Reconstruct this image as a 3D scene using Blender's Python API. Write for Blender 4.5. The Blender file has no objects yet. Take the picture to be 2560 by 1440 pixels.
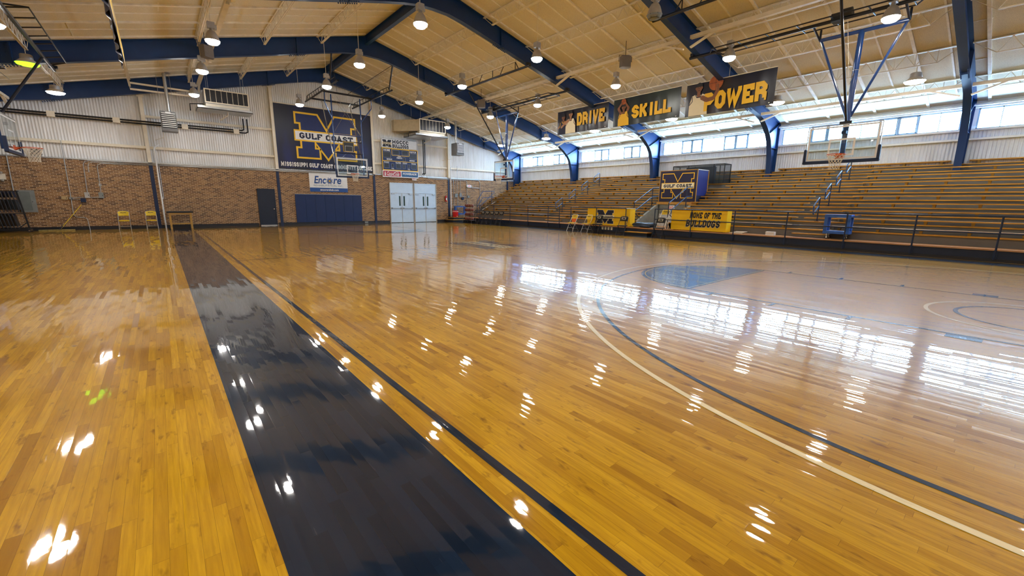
import bpy, math, random
from mathutils import Vector, Matrix
from math import sin, cos, pi, sqrt, radians, floor as ffloor

SC = bpy.context.scene
COL = SC.collection
random.seed(7)

# ------------------------------------------------------------------ camera
YAW, PITCH, ROLL = 0.6914, 0.2012, 0.0114
CAM = Vector((-9.089, 0.427, 1.511))
def cam_axes():
    f = Vector((sin(YAW) * cos(PITCH), cos(YAW) * cos(PITCH), -sin(PITCH)))
    r = Vector((cos(YAW), -sin(YAW), 0)); u = r.cross(f)
    c, s = cos(ROLL), sin(ROLL)
    return c * r + s * u, -s * r + c * u, f
_r, _u, _f = cam_axes()
cd = bpy.data.cameras.new('camera'); cam = bpy.data.objects.new('camera', cd); COL.objects.link(cam)
cd.sensor_width = 36.0; cd.lens = 1049.26 / 2560 * 36; cd.clip_start = 0.05; cd.clip_end = 300
cam.matrix_world = Matrix(((_r.x, _u.x, -_f.x, CAM.x), (_r.y, _u.y, -_f.y, CAM.y), (_r.z, _u.z, -_f.z, CAM.z), (0, 0, 0, 1)))
SC.camera = cam

# ------------------------------------------------------------------ world, exposure
SKY, LAMP, WIDE = 34.0, 62.0, 62.0
w = bpy.data.worlds.new('sky'); SC.world = w; w.use_nodes = True
bg = w.node_tree.nodes['Background']
bg.inputs['Color'].default_value = (0.38, 0.65, 1.0, 1); bg.inputs['Strength'].default_value = SKY
SC.view_settings.view_transform = 'Standard'; SC.view_settings.look = 'None'
SC.view_settings.exposure = 0.85; SC.view_settings.gamma = 1.0; SC.view_settings.use_curve_mapping = False
cy = SC.cycles
cy.use_denoising = True
try: cy.denoiser = 'OPENIMAGEDENOISE'; cy.denoising_input_passes = 'RGB_ALBEDO_NORMAL'; cy.denoising_prefilter = 'ACCURATE'
except Exception: pass
cy.max_bounces = 7; cy.diffuse_bounces = 5; cy.glossy_bounces = 4; cy.transmission_bounces = 6; cy.transparent_max_bounces = 12
cy.sample_clamp_indirect = 6.0; cy.caustics_reflective = False; cy.caustics_refractive = False
cy.use_light_tree = True

# ------------------------------------------------------------------ sizes of the hall
XR, XL, YF, YN = 15.1, -16.1, 29.0, -4.35      # side walls, far and near end wall
RX, RZ, SL = -0.5, 9.25, 0.245                   # ridge line and roof slope
FRAMES = [-4.1, 2.45, 9.0, 15.5, 22.1, 28.62]
def roof(x): return RZ - SL * abs(x - RX)
YC = 12.86                                       # half-way line
NX = lambda k: 9.66 + (k - 1) * 0.5824           # bleacher nosings
NZ = lambda k: 0.633 + (k - 1) * 0.2784
FX = 9.05                                        # front of the bleacher platform

# ------------------------------------------------------------------ daylight portals in the windows
def portal(y0, y1):
    l = bpy.data.lights.new('daylight', 'AREA'); l.shape = 'RECTANGLE'; l.size = y1 - y0; l.size_y = 0.75
    l.cycles.is_portal = True
    o = bpy.data.objects.new('daylight', l); COL.objects.link(o)
    o.location = (XR - 0.03, (y0 + y1) / 2, 4.8); o.rotation_euler = (0, radians(90), 0)
    o.matrix_world = Matrix.Translation(o.location) @ Matrix(((0, 0, 1, 0), (1, 0, 0, 0), (0, 1, 0, 0), (0, 0, 0, 1)))
for a, b in zip(FRAMES[:-1], FRAMES[1:]): portal(a + .2, b - .2)

# ------------------------------------------------------------------ mesh helpers
MATRIX = {}
class MB:
    def __init__(s): s.v = []; s.f = []; s.m = []; s.mats = []
    def mi(s, mat):
        if mat not in s.mats: s.mats.append(mat)
        return s.mats.index(mat)
    def add(s, vs, fs, mat):
        n = len(s.v); s.v += [Vector(p) for p in vs]; k = s.mi(mat)
        for f in fs: s.f.append([n + i for i in f]); s.m.append(k)
        return s
    def box(s, a, b, mat):
        (x0, y0, z0), (x1, y1, z1) = a, b
        x0, x1 = min(x0, x1), max(x0, x1); y0, y1 = min(y0, y1), max(y0, y1); z0, z1 = min(z0, z1), max(z0, z1)
        return s.add([(x0, y0, z0), (x1, y0, z0), (x1, y1, z0), (x0, y1, z0), (x0, y0, z1), (x1, y0, z1), (x1, y1, z1), (x0, y1, z1)],
                     [(0, 3, 2, 1), (4, 5, 6, 7), (0, 1, 5, 4), (1, 2, 6, 5), (2, 3, 7, 6), (3, 0, 4, 7)], mat)
    def cbox(s, c, d, mat, rz=0.0):
        h = [x / 2 for x in d]; R = Matrix.Rotation(rz, 3, 'Z'); C = Vector(c)
        vs = [C + R @ Vector((i * h[0], j * h[1], k * h[2])) for k in (-1, 1) for (i, j) in ((-1, -1), (1, -1), (1, 1), (-1, 1))]
        return s.add(vs, [(0, 3, 2, 1), (4, 5, 6, 7), (0, 1, 5, 4), (1, 2, 6, 5), (2, 3, 7, 6), (3, 0, 4, 7)], mat)
    def bar(s, p, q, wd, ht, mat, up=(0, 0, 1)):
        p, q = Vector(p), Vector(q); d = (q - p).normalized(); up = Vector(up)
        if abs(d.dot(up)) > .99: up = Vector((1, 0, 0))
        a = d.cross(up).normalized(); b = a.cross(d)
        vs = []
        for P in (p, q):
            for i, j in ((-1, -1), (1, -1), (1, 1), (-1, 1)): vs.append(P + a * i * wd / 2 + b * j * ht / 2)
        return s.add(vs, [(0, 1, 2, 3), (7, 6, 5, 4), (0, 4, 5, 1), (1, 5, 6, 2), (2, 6, 7, 3), (3, 7, 4, 0)], mat)
    def tube(s, pts, r, mat, n=8, closed=False, caps=True):
        pts = [Vector(p) for p in pts]; N = len(pts); rs = r if isinstance(r, (list, tuple)) else [r] * N
        def tan(i):
            if closed: return (pts[(i + 1) % N] - pts[i - 1]).normalized()
            if i == 0: return (pts[1] - pts[0]).normalized()
            if i == N - 1: return (pts[-1] - pts[-2]).normalized()
            return ((pts[i + 1] - pts[i]).normalized() + (pts[i] - pts[i - 1]).normalized()).normalized()
        t0 = tan(0); up = Vector((0, 0, 1)) if abs(t0.z) < .9 else Vector((1, 0, 0))
        a = t0.cross(up).normalized(); vs = []
        for i in range(N):
            t = tan(i); a = (a - t * a.dot(t)).normalized(); b = t.cross(a)
            for k in range(n):
                an = 2 * pi * k / n; vs.append(pts[i] + (a * cos(an) + b * sin(an)) * rs[i])
        fs = []
        for i in range(N if closed else N - 1):
            j = (i + 1) % N
            for k in range(n):
                l = (k + 1) % n; fs.append((i * n + k, i * n + l, j * n + l, j * n + k))
        if caps and not closed: fs += [tuple(reversed(range(n))), tuple((N - 1) * n + k for k in range(n))]
        return s.add(vs, fs, mat)
    def lathe(s, prof, mat, c=(0, 0, 0), n=24, axis='z'):
        vs = []; C = Vector(c)
        for r, h in prof:
            for k in range(n):
                an = 2 * pi * k / n; x, y = r * cos(an), r * sin(an)
                vs.append(C + (Vector((x, y, h)) if axis == 'z' else Vector((x, h, y)) if axis == 'y' else Vector((h, x, y))))
        fs = []
        for i in range(len(prof) - 1):
            for k in range(n):
                l = (k + 1) % n; fs.append((i * n + k, i * n + l, (i + 1) * n + l, (i + 1) * n + k))
        if prof[0][0] > 1e-6: fs.append(tuple(reversed(range(n))))
        if prof[-1][0] > 1e-6: fs.append(tuple((len(prof) - 1) * n + k for k in range(n)))
        return s.add(vs, fs, mat)
    def poly2(s, pl, pts, n, mat): return s.add([pl(u, v, n) for u, v in pts], [tuple(range(len(pts)))], mat)
    def prism2(s, pl, pts, n0, n1, mat):
        N = len(pts); vs = [pl(u, v, n0) for u, v in pts] + [pl(u, v, n1) for u, v in pts]
        fs = [tuple(reversed(range(N))), tuple(range(N, 2 * N))] + [(i, (i + 1) % N, N + (i + 1) % N, N + i) for i in range(N)]
        return s.add(vs, fs, mat)
    def line2(s, pl, pts, t, n, mat, closed=False, lift=0.0):
        P = [Vector((a, b)) for a, b in pts]; N = len(P); L = []; Rr = []
        for i in range(N):
            if closed or 0 < i < N - 1:
                d0 = (P[i] - P[i - 1]).normalized(); d1 = (P[(i + 1) % N] - P[i]).normalized()
                n0 = Vector((-d0.y, d0.x)); n1 = Vector((-d1.y, d1.x)); m = n0 + n1
                m = m / max(m.dot(n0), .25) if m.length > 1e-6 else n0
            else:
                d = (P[1] - P[0] if i == 0 else P[-1] - P[-2]).normalized(); m = Vector((-d.y, d.x))
            L.append(P[i] + m * t / 2); Rr.append(P[i] - m * t / 2)
        if lift:
            for i in range(N if closed else N - 1):
                j = (i + 1) % N; q = n + lift * (i % 3); s.add([pl(p.x, p.y, q) for p in (Rr[i], Rr[j], L[j], L[i])], [(0, 1, 2, 3)], mat)
            return s
        vs = [pl(p.x, p.y, n) for p in Rr] + [pl(p.x, p.y, n) for p in L]
        fs = [(i, (i + 1) % N, N + (i + 1) % N, N + i) for i in range(N if closed else N - 1)]
        return s.add(vs, fs, mat)
    def build(s, name, parent=None, label=None, smooth=True, angle=35, mat=None):
        me = bpy.data.meshes.new(name)
        W = MATRIX.get(parent.name) if parent is not None else None
        inv = W.inverted() if W is not None else None
        me.from_pydata([inv @ p if inv else p for p in s.v], [], s.f)
        for m in s.mats: me.materials.append(m)
        me.polygons.foreach_set('material_index', s.m)
        if smooth:
            me.polygons.foreach_set('use_smooth', [True] * len(s.f))
            try: me.set_sharp_from_angle(angle=radians(angle))
            except Exception: me.polygons.foreach_set('use_smooth', [False] * len(s.f))
        me.update()
        o = bpy.data.objects.new(name, me); COL.objects.link(o)
        if parent is not None:
            o.parent = parent; MATRIX[o.name] = W if W is not None else Matrix()
            if W is None: MATRIX[o.name] = Matrix()
        else: MATRIX[o.name] = Matrix()
        if label: o['label'] = label
        return o

class Pl:
    """A flat drawing plane: origin, right and up directions; n runs out of the face."""
    def __init__(s, o, u, v): s.o, s.u, s.v = Vector(o), Vector(u), Vector(v); s.n = s.u.cross(s.v)
    def __call__(s, a, b, n=0): return s.o + s.u * a + s.v * b + s.n * n
def wall_pl(x, z, y=YF): return Pl((x, y, z), (1, 0, 0), (0, 0, 1))           # faces the near end
def east_pl(x, y, z): return Pl((x, y, z), (0, -1, 0), (0, 0, 1))              # faces the court from the bleachers
def west_pl(x, y, z): return Pl((x, y, z), (0, 1, 0), (0, 0, 1))               # faces the court from the left
def floor_pl(x, y, z=0): return Pl((x, y, z), (0, -1, 0), (1, 0, 0))

def tag(o, label, cat, group=None):
    o['label'] = label; o['category'] = cat
    if group: o['group'] = group
    return o
def thing(name, label, cat, loc=(0, 0, 0), rz=0.0, group=None):
    o = bpy.data.objects.new(name, None); COL.objects.link(o); o.empty_display_size = .1
    o.location = loc; o.rotation_euler = (0, 0, rz)
    MATRIX[o.name] = Matrix.Translation(Vector(loc)) @ Matrix.Rotation(rz, 4, 'Z')
    return tag(o, label, cat, group)
def structure(o): o['kind'] = 'structure'; return o
def children(o): return [c for c in bpy.data.objects if c.parent == o]
KIDS = {}
def dup(root, loc, rz=None, label=None, group=None):
    if root.name not in KIDS:
        KIDS[root.name] = [(c, children(c)) for c in children(root)]
    r = root.copy(); COL.objects.link(r); r.location = loc
    if rz is not None: r.rotation_euler = (0, 0, rz)
    if label: r['label'] = label
    if group: r['group'] = group
    for c, gs in KIDS[root.name]:
        k = c.copy(); COL.objects.link(k); k.parent = r
        for g in gs: d = g.copy(); COL.objects.link(d); d.parent = k
    return r
ORD = ['', 'first', 'second', 'third', 'fourth', 'fifth', 'sixth', 'seventh', 'eighth', 'ninth', 'tenth', 'eleventh', 'twelfth']

# ------------------------------------------------------------------ materials
class NT:
    def __init__(s, name):
        s.m = bpy.data.materials.new(name); s.m.use_nodes = True; s.t = s.m.node_tree; s.n = s.t.nodes; s.l = s.t.links
        s.b = s.n['Principled BSDF']
    def new(s, t, **k):
        o = s.n.new(t)
        for a, v in k.items(): setattr(o, a, v)
        return o
    def link(s, a, b): s.l.new(a, b)
    def val(s, sock, v):
        if hasattr(v, 'is_output'): s.l.new(v, sock)
        else: sock.default_value = v
    def math(s, op, a, b=None, c=None):
        o = s.new('ShaderNodeMath', operation=op); s.val(o.inputs[0], a)
        if b is not None: s.val(o.inputs[1], b)
        if c is not None: s.val(o.inputs[2], c)
        return o.outputs[0]
    def ramp(s, f, stops, interp='LINEAR'):
        o = s.new('ShaderNodeValToRGB'); o.color_ramp.interpolation = interp; e = o.color_ramp.elements
        while len(e) < len(stops): e.new(.5)
        for i, (p, c) in enumerate(stops): e[i].position = p; e[i].color = (*c, 1)
        s.link(f, o.inputs[0]); return o.outputs[0]
    def mix(s, f, a, b, mode='MIX'):
        o = s.new('ShaderNodeMix', data_type='RGBA', blend_type=mode); s.val(o.inputs[0], f)
        for k, v in ((6, a), (7, b)): s.val(o.inputs[k], v if hasattr(v, 'is_output') else (*v, 1))
        return o.outputs[2]
    def noise(s, scale, detail=3, vec=None, rough=.5, dims='3D'):
        o = s.new('ShaderNodeTexNoise', noise_dimensions=dims); o.inputs['Scale'].default_value = scale
        o.inputs['Detail'].default_value = detail; o.inputs['Roughness'].default_value = rough
        if vec is not None: s.link(vec, o.inputs['Vector'])
        return o.outputs['Fac']
    def obj(s): return s.new('ShaderNodeTexCoord').outputs['Object']
    def pos(s): return s.new('ShaderNodeNewGeometry').outputs['Position']
    def bump(s, h, strength=.3, dist=.01):
        o = s.new('ShaderNodeBump'); o.inputs['Strength'].default_value = strength; o.inputs['Distance'].default_value = dist
        s.link(h, o.inputs['Height']); s.link(o.outputs[0], s.b.inputs['Normal'])
    def sep(s, v):
        o = s.new('ShaderNodeSeparateXYZ'); s.link(v, o.inputs[0]); return o.outputs
    def comb(s, x, y, z):
        o = s.new('ShaderNodeCombineXYZ')
        for i, v in enumerate((x, y, z)): s.val(o.inputs[i], v)
        return o.outputs[0]

def shade(c, k): return tuple(max(0, min(1, x * k)) for x in c)
def pm(name, col, rough=.5, metal=0.0, var=.12, scale=6.0, bump=0.0, coat=0.0):
    t = NT(name); v = t.obj(); f = t.noise(scale, 4, v)
    t.link(t.ramp(f, [(.25, shade(col, 1 - var)), (.75, shade(col, 1 + var))]), t.b.inputs['Base Color'])
    t.b.inputs['Roughness'].default_value = rough; t.b.inputs['Metallic'].default_value = metal
    if coat: t.b.inputs['Coat Weight'].default_value = coat; t.b.inputs['Coat Roughness'].default_value = .08
    if bump: t.bump(t.noise(scale * 12, 3, v), .4, bump)
    return t.m
def glow(name, col, e):
    t = NT(name); t.b.inputs['Base Color'].default_value = (*col, 1); t.b.inputs['Emission Color'].default_value = (*col, 1)
    t.b.inputs['Emission Strength'].default_value = e; return t.m

PW = .057
def varnish(t):
    """Per-board tilt, crown and ripple of a sanded and varnished strip floor; returns (row, column, along, position)."""
    p = t.pos(); X, Y, Z = t.sep(p)
    row = t.math('FLOOR', t.math('DIVIDE', X, PW)); fx = t.math('FRACT', t.math('DIVIDE', X, PW))
    wn = t.new('ShaderNodeTexWhiteNoise', noise_dimensions='1D'); t.link(row, wn.inputs['W'])
    ln = t.math('ADD', t.math('MULTIPLY', wn.outputs['Value'], .5), .55)
    ys = t.math('DIVIDE', t.math('ADD', Y, t.math('MULTIPLY', wn.outputs['Value'], 37.0)), ln)
    colm = t.math('FLOOR', ys); fy = t.math('FRACT', ys)
    idv = t.comb(row, colm, 0)
    w2 = t.new('ShaderNodeTexWhiteNoise', noise_dimensions='2D'); t.link(idv, w2.inputs['Vector'])
    cr, cg, cb = t.sep(w2.outputs['Color'])
    tx = t.math('MULTIPLY', t.math('SUBTRACT', cr, .5), .032)
    crown = t.math('MULTIPLY', t.math('SUBTRACT', fx, .5), .020)
    ty = t.math('MULTIPLY', t.math('SUBTRACT', cg, .5), .013)
    nz = t.new('ShaderNodeTexNoise'); nz.inputs['Scale'].default_value = 3.0; nz.inputs['Detail'].default_value = 2.0; t.link(p, nz.inputs['Vector'])
    n1, n2, n3 = t.sep(nz.outputs['Color'])
    hi = t.new('ShaderNodeTexNoise'); hi.inputs['Scale'].default_value = 40.0; hi.inputs['Detail'].default_value = 2.0; t.link(p, hi.inputs['Vector'])
    h1, h2, h3 = t.sep(hi.outputs['Color'])
    nx = t.math('ADD', t.math('ADD', tx, crown), t.math('ADD', t.math('MULTIPLY', t.math('SUBTRACT', n1, .5), .012), t.math('MULTIPLY', t.math('SUBTRACT', h1, .5), .006)))
    ny = t.math('ADD', ty, t.math('ADD', t.math('MULTIPLY', t.math('SUBTRACT', n2, .5), .007), t.math('MULTIPLY', t.math('SUBTRACT', h2, .5), .008)))
    vm = t.new('ShaderNodeVectorMath', operation='NORMALIZE'); t.link(t.comb(nx, ny, 1.0), vm.inputs[0])
    t.link(vm.outputs[0], t.b.inputs['Normal']); t.link(vm.outputs[0], t.b.inputs['Coat Normal'])
    gap = t.math('MAXIMUM', t.math('GREATER_THAN', t.math('ABSOLUTE', t.math('SUBTRACT', fx, .5)), .488),
                 t.math('LESS_THAN', t.math('MULTIPLY', fy, ln), .0015))
    t.b.inputs['Specular IOR Level'].default_value = .05; t.b.inputs['Roughness'].default_value = .33; t.b.inputs['Coat Weight'].default_value = 1.0; t.b.inputs['Coat IOR'].default_value = 1.5
    rs = t.noise(2.2, 4, p); t.link(t.math('ADD', t.math('MULTIPLY', rs, .05), .008), t.b.inputs['Coat Roughness'])
    return w2.outputs['Value'], cb, gap, p, X, Y
def wood_floor():
    t = NT('maple_floor'); idr, cb, gap, p, X, Y = varnish(t)
    base = t.ramp(idr, [(0, (.38, .175, .004)), (.10, (.50, .245, .005)), (.5, (.61, .320, .006)), (.85, (.67, .360, .008)), (1, (.73, .40, .012))])
    g = t.comb(t.math('ADD', t.math('MULTIPLY', X, 60.0), t.math('MULTIPLY', cb, 40.0)), t.math('MULTIPLY', Y, 3.2), idr)
    gr = t.noise(1.0, 5, g, .6)
    base = t.mix(t.ramp(gr, [(.38, (0, 0, 0)), (.72, (.5, .5, .5))]), base, (.30, .12, .004))
    kn = t.noise(1.0, 3, t.comb(t.math('MULTIPLY', X, 16.0), t.math('MULTIPLY', Y, 5.5), t.math('MULTIPLY', idr, 9.0)), .6)
    base = t.mix(t.ramp(kn, [(.60, (0, 0, 0)), (.74, (.75, .75, .75))]), base, (.19, .07, .004))
    base = t.mix(t.math('MULTIPLY', gap, .6), base, (.10, .04, .004))
    t.link(base, t.b.inputs['Base Color']); return t.m
def court_paint(name, col, var=.25):
    t = NT(name); idr, cb, gap, p, X, Y = varnish(t)
    base = t.ramp(idr, [(0, shade(col, 1 - var)), (1, shade(col, 1 + var))])
    sc = t.noise(1.0, 6, t.comb(t.math('MULTIPLY', X, 30.0), t.math('MULTIPLY', Y, 2.0), 0.0), .7)
    base = t.mix(t.ramp(sc, [(.66, (0, 0, 0)), (.8, (.22, .22, .22))]), base, (.35, .36, .38))
    base = t.mix(t.math('MULTIPLY', gap, .5), base, shade(col, .4))
    t.link(base, t.b.inputs['Base Color']); return t.m
def brick():
    t = NT('tan_brick'); X, Y, Z = t.sep(t.pos()); v = t.comb(t.math('ADD', X, Y), Z, 0)
    b = t.new('ShaderNodeTexBrick'); t.link(v, b.inputs['Vector'])
    b.inputs['Scale'].default_value = 1.0; b.inputs['Brick Width'].default_value = .203; b.inputs['Row Height'].default_value = .0677
    b.inputs['Mortar Size'].default_value = .0068; b.inputs['Mortar Smooth'].default_value = .15; b.inputs['Bias'].default_value = 0
    b.inputs['Color1'].default_value = (0, 0, 0, 1); b.inputs['Color2'].default_value = (1, 1, 1, 1); b.inputs['Mortar'].default_value = (.5, .5, .5, 1)
    bf = t.sep(b.outputs['Color'])[0]
    c = t.ramp(bf, [(0, (.085, .038, .015)), (.35, (.19, .088, .030)), (.7, (.27, .135, .046)), (1, (.35, .185, .070))])
    c = t.mix(t.ramp(t.noise(30, 4, v), [(.45, (0, 0, 0)), (.8, (.5, .5, .5))]), c, (.10, .04, .02))
    c = t.mix(b.outputs['Fac'], c, (.60, .46, .31))
    t.link(c, t.b.inputs['Base Color']); t.b.inputs['Roughness'].default_value = .8
    t.bump(t.math('SUBTRACT', 1.0, b.outputs['Fac']), .6, .006); return t.m
def deck():
    t = NT('wood_fibre_deck'); v = t.pos()
    c = t.ramp(t.noise(70, 4, v, .7), [(.3, (.54, .48, .34)), (.62, (.86, .79, .61))])
    c = t.mix(t.ramp(t.noise(.5, 3, v), [(.5, (0, 0, 0)), (.8, (.3, .3, .3))]), c, (.55, .48, .32))
    t.link(c, t.b.inputs['Base Color']); t.b.inputs['Roughness'].default_value = .9
    t.bump(t.noise(90, 3, v, .7), .6, .01); return t.m
def board(name, dark, mid, light, along='y', rough=.4):
    t = NT(name); X, Y, Z = t.sep(t.pos())
    v = t.comb(t.math('MULTIPLY', X, 40.0 if along == 'y' else 2.5), t.math('MULTIPLY', Y, 1.6 if along == 'y' else 40.0), t.math('MULTIPLY', Z, 40.0))
    t.link(t.ramp(t.noise(1.0, 5, v, .65), [(.3, dark), (.55, mid), (.8, light)]), t.b.inputs['Base Color'])
    t.b.inputs['Roughness'].default_value = rough; t.bump(t.noise(1.0, 4, v), .2, .003); return t.m
def sheet(name, col, dirt):
    t = NT(name); p = t.pos(); X, Y, Z = t.sep(p)
    f = t.noise(1.0, 4, t.comb(t.math('MULTIPLY', X, 5.0), t.math('MULTIPLY', Y, 5.0), t.math('MULTIPLY', Z, .7)), .6)
    t.link(t.ramp(f, [(.35, col), (.8, dirt)]), t.b.inputs['Base Color']); t.b.inputs['Roughness'].default_value = .5; return t.m
def pane(name, tint, gl=.08):
    t = NT(name); t.n.remove(t.b)
    tr = t.new('ShaderNodeBsdfTransparent'); tr.inputs['Color'].default_value = (*tint, 1)
    g = t.new('ShaderNodeBsdfGlossy'); g.inputs['Roughness'].default_value = .03
    lw = t.new('ShaderNodeLayerWeight'); lw.inputs['Blend'].default_value = .5
    fr = t.math('ADD', t.math('MULTIPLY', t.math('POWER', lw.outputs['Facing'], 5.0), .95), .045)
    mx = t.new('ShaderNodeMixShader'); t.link(fr, mx.inputs[0]); t.link(tr.outputs[0], mx.inputs[1]); t.link(g.outputs[0], mx.inputs[2])
    t.link(mx.outputs[0], t.n['Material Output'].inputs['Surface']); return t.m
def grille(name, col, op):
    t = NT(name); t.n.remove(t.b)
    X, Y, Z = t.sep(t.obj()); k = 60.0
    a = t.math('LESS_THAN', t.math('FRACT', t.math('MULTIPLY', t.math('ADD', X, Y), k)), op)
    b = t.math('LESS_THAN', t.math('FRACT', t.math('MULTIPLY', Z, k)), op)
    tr = t.new('ShaderNodeBsdfTransparent'); d = t.new('ShaderNodeBsdfPrincipled'); d.inputs['Base Color'].default_value = (*col, 1)
    mx = t.new('ShaderNodeMixShader'); t.link(t.math('MAXIMUM', a, b), mx.inputs[0]); t.link(tr.outputs[0], mx.inputs[1]); t.link(d.outputs[0], mx.inputs[2])
    t.link(mx.outputs[0], t.n['Material Output'].inputs['Surface']); return t.m

NAVY = (.006, .022, .085)
M_FLOOR = wood_floor()
M_CNAVY = court_paint('court_paint_navy', (.006, .015, .034)); M_CWHITE = court_paint('court_paint_cream', (.95, .78, .44), .04)
M_CGOLD = court_paint('court_paint_gold', (.70, .46, .10), .08)
M_BRICK = brick(); M_DECK = deck()
M_STEEL = pm('navy_steel_paint', (.001, .030, .125), .45, 0, .12, 3)
M_PILA = pm('navy_pilaster_paint', (.003, .016, .060), .5)
M_CREAM = pm('cream_steel_paint', (.78, .71, .56), .5, 0, .08, 4)
M_SHEET = sheet('white_ribbed_sheet', (.82, .82, .81), (.68, .66, .62)); M_SHEET_DAYLIT = sheet('daylight_tinted_ribbed_sheet', (.74, .78, .86), (.62, .65, .70))  # window wall gets a copy of the white sheet, cool daylight tinted into its colour
M_TBAR = pm('cream_deck_bar', (.86, .82, .72), .6)
M_BLACK = pm('black_paint', (.010, .011, .014), .45); M_BLKPIPE = pm('black_foam_pipe', (.006, .006, .007), .7)
M_TRUSS = pm('dark_navy_tube_paint', (.006, .009, .018), .35); M_MAST = pm('royal_blue_tube_paint', (.012, .05, .19), .22, 0, .1, 4, 0, .5)
M_RAIL = pm('blue_rail_paint', (.010, .022, .055), .35, 0, .1, 5)
M_HAND = pm('light_blue_rail_paint', (.016, .07, .20), .3)
M_RISER = pm('grey_brown_riser', (.135, .127, .112), .7, 0, .18, 1.2); M_FASCIA = pm('navy_fascia_paint', (.010, .016, .035), .5)
M_BENCH = board('bench_wood', (.26, .12, .010), (.60, .29, .028), (.80, .43, .07)); M_BRKT = pm('ochre_bracket_paint', (.24, .135, .020), .5)
M_PLAT = board('platform_wood', (.34, .15, .05), (.52, .26, .10), (.62, .34, .16))
M_ALU = pm('galvanised_metal', (.50, .50, .48), .35, .85, .12, 5); M_CHROME = pm('chrome', (.75, .75, .75), .16, 1.0, .03); M_GREY = pm('grey_box_paint', (.21, .23, .22), .45)
M_WHITE = pm('white_paint', (.80, .80, .78), .4, 0, .05); M_CONDUIT = pm('conduit_steel', (.42, .42, .40), .4, .6, .1)
M_PAD = pm('royal_blue_vinyl', (.002, .018, .085), .55, 0, .08, 3); M_DOORN = pm('navy_door_paint', (.004, .010, .026), .5)
M_DOORW = pm('pale_blue_door_paint', (.55, .68, .80), .35, 0, .05, 3)
M_GLASS = pane('clear_glass', (.90, .94, .95)); M_WGLASS = pane('window_glass', (.97, .98, 1.0)); M_BGLASS = pane('backboard_glass', (.82, .88, .90))
M_RIM = pm('orange_rim_paint', (.62, .10, .02), .4); M_NET = pm('white_net_cord', (.70, .64, .52), .8)
M_YEL = pm('yellow_chair_paint', (.72, .50, .010), .3); M_YCLOTH = pm('yellow_vinyl_cover', (.92, .56, .008), .4, 0, .06, 2)
M_GOLD = pm('gold_print', (.85, .50, .015), .5, 0, .03); M_INK = pm('navy_print', (.006, .010, .036), .55); M_INKB = pm('black_print', (.012, .013, .02), .5)
M_PWHITE = pm('white_print', (.78, .76, .72), .5, 0, .03); M_PCREAM = pm('cream_print', (.80, .72, .50), .5, 0, .03)
M_RED = pm('red_plastic', (.55, .012, .014), .35); M_BLUEP = pm('blue_plastic', (.03, .12, .42), .45, 0, .2, 6); M_BALL = pm('basketball_leather', (.17, .035, .018), .5, 0, .2, 20)
M_WOODL = board('yellow_pine', (.36, .18, .03), (.50, .27, .055), (.60, .35, .09), 'x'); M_TAN = pm('tan_plastic', (.42, .30, .14), .5)
M_RUBBER = pm('black_rubber', (.012, .012, .012), .7); M_BULB = pm('grey_lamp_housing', (.46, .45, .43), .4, .5); M_REFL = pm('lamp_reflector', (.72, .70, .66), .3, .5)
M_LAMP = glow('lamp_glow', (1.0, .96, .90), LAMP); M_WLAMP = glow('wide_lamp_glow', (1.0, .97, .93), WIDE); M_GLAMP = glow('green_lamp_glow', (.30, 1.0, .02), 1.6)
M_SPEAK = pm('speaker_cabinet', (.16, .14, .12), .6); M_TARP = pm('navy_tarp_vinyl', (.010, .028, .06), .18, 0, .2, 5, .01)
M_SIGNRED = pm('exit_sign_red', (.75, .03, .03), .5); M_SKIN = pm('printed_skin', (.22, .085, .035), .5, 0, .25, 9); M_SKIN2 = pm('printed_skin_light', (.36, .17, .08), .5, 0, .25, 9)
M_PBALL = pm('printed_ball', (.40, .10, .02), .5, 0, .25, 9); M_DBLK = pm('digit_panel', (.010, .009, .008), .3); M_GREENP = pm('green_plastic', (.12, .55, .05), .4)
def vinyl_print(name, stops, scale, rough=.22):
    t = NT(name); v = t.pos(); X, Y, Z = t.sep(v)
    f = t.noise(1.0, 2, t.comb(t.math('MULTIPLY', X, scale), t.math('MULTIPLY', Y, scale), t.math('MULTIPLY', Z, scale * .5)), .5)
    t.link(t.ramp(f, stops), t.b.inputs['Base Color']); t.b.inputs['Roughness'].default_value = rough; return t.m
M_BANN = vinyl_print('dark_banner_print', [(.3, (.008, .010, .030)), (.55, (.012, .012, .022)), (.75, (.045, .025, .015))], 1.2, .3)
M_BANG = vinyl_print('green_banner_print', [(.3, (.010, .014, .020)), (.55, (.018, .030, .028)), (.75, (.05, .075, .06))], 1.0, .3)
M_MBAN = vinyl_print('navy_banner_print', [(.35, (.005, .006, .020)), (.5, (.005, .007, .034)), (.68, (.006, .014, .11))], .8, .5)
M_BOOTH = vinyl_print('booth_banner_print', [(.3, (.008, .008, .034)), (.7, (.014, .012, .055))], 1.5, .5)
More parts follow.
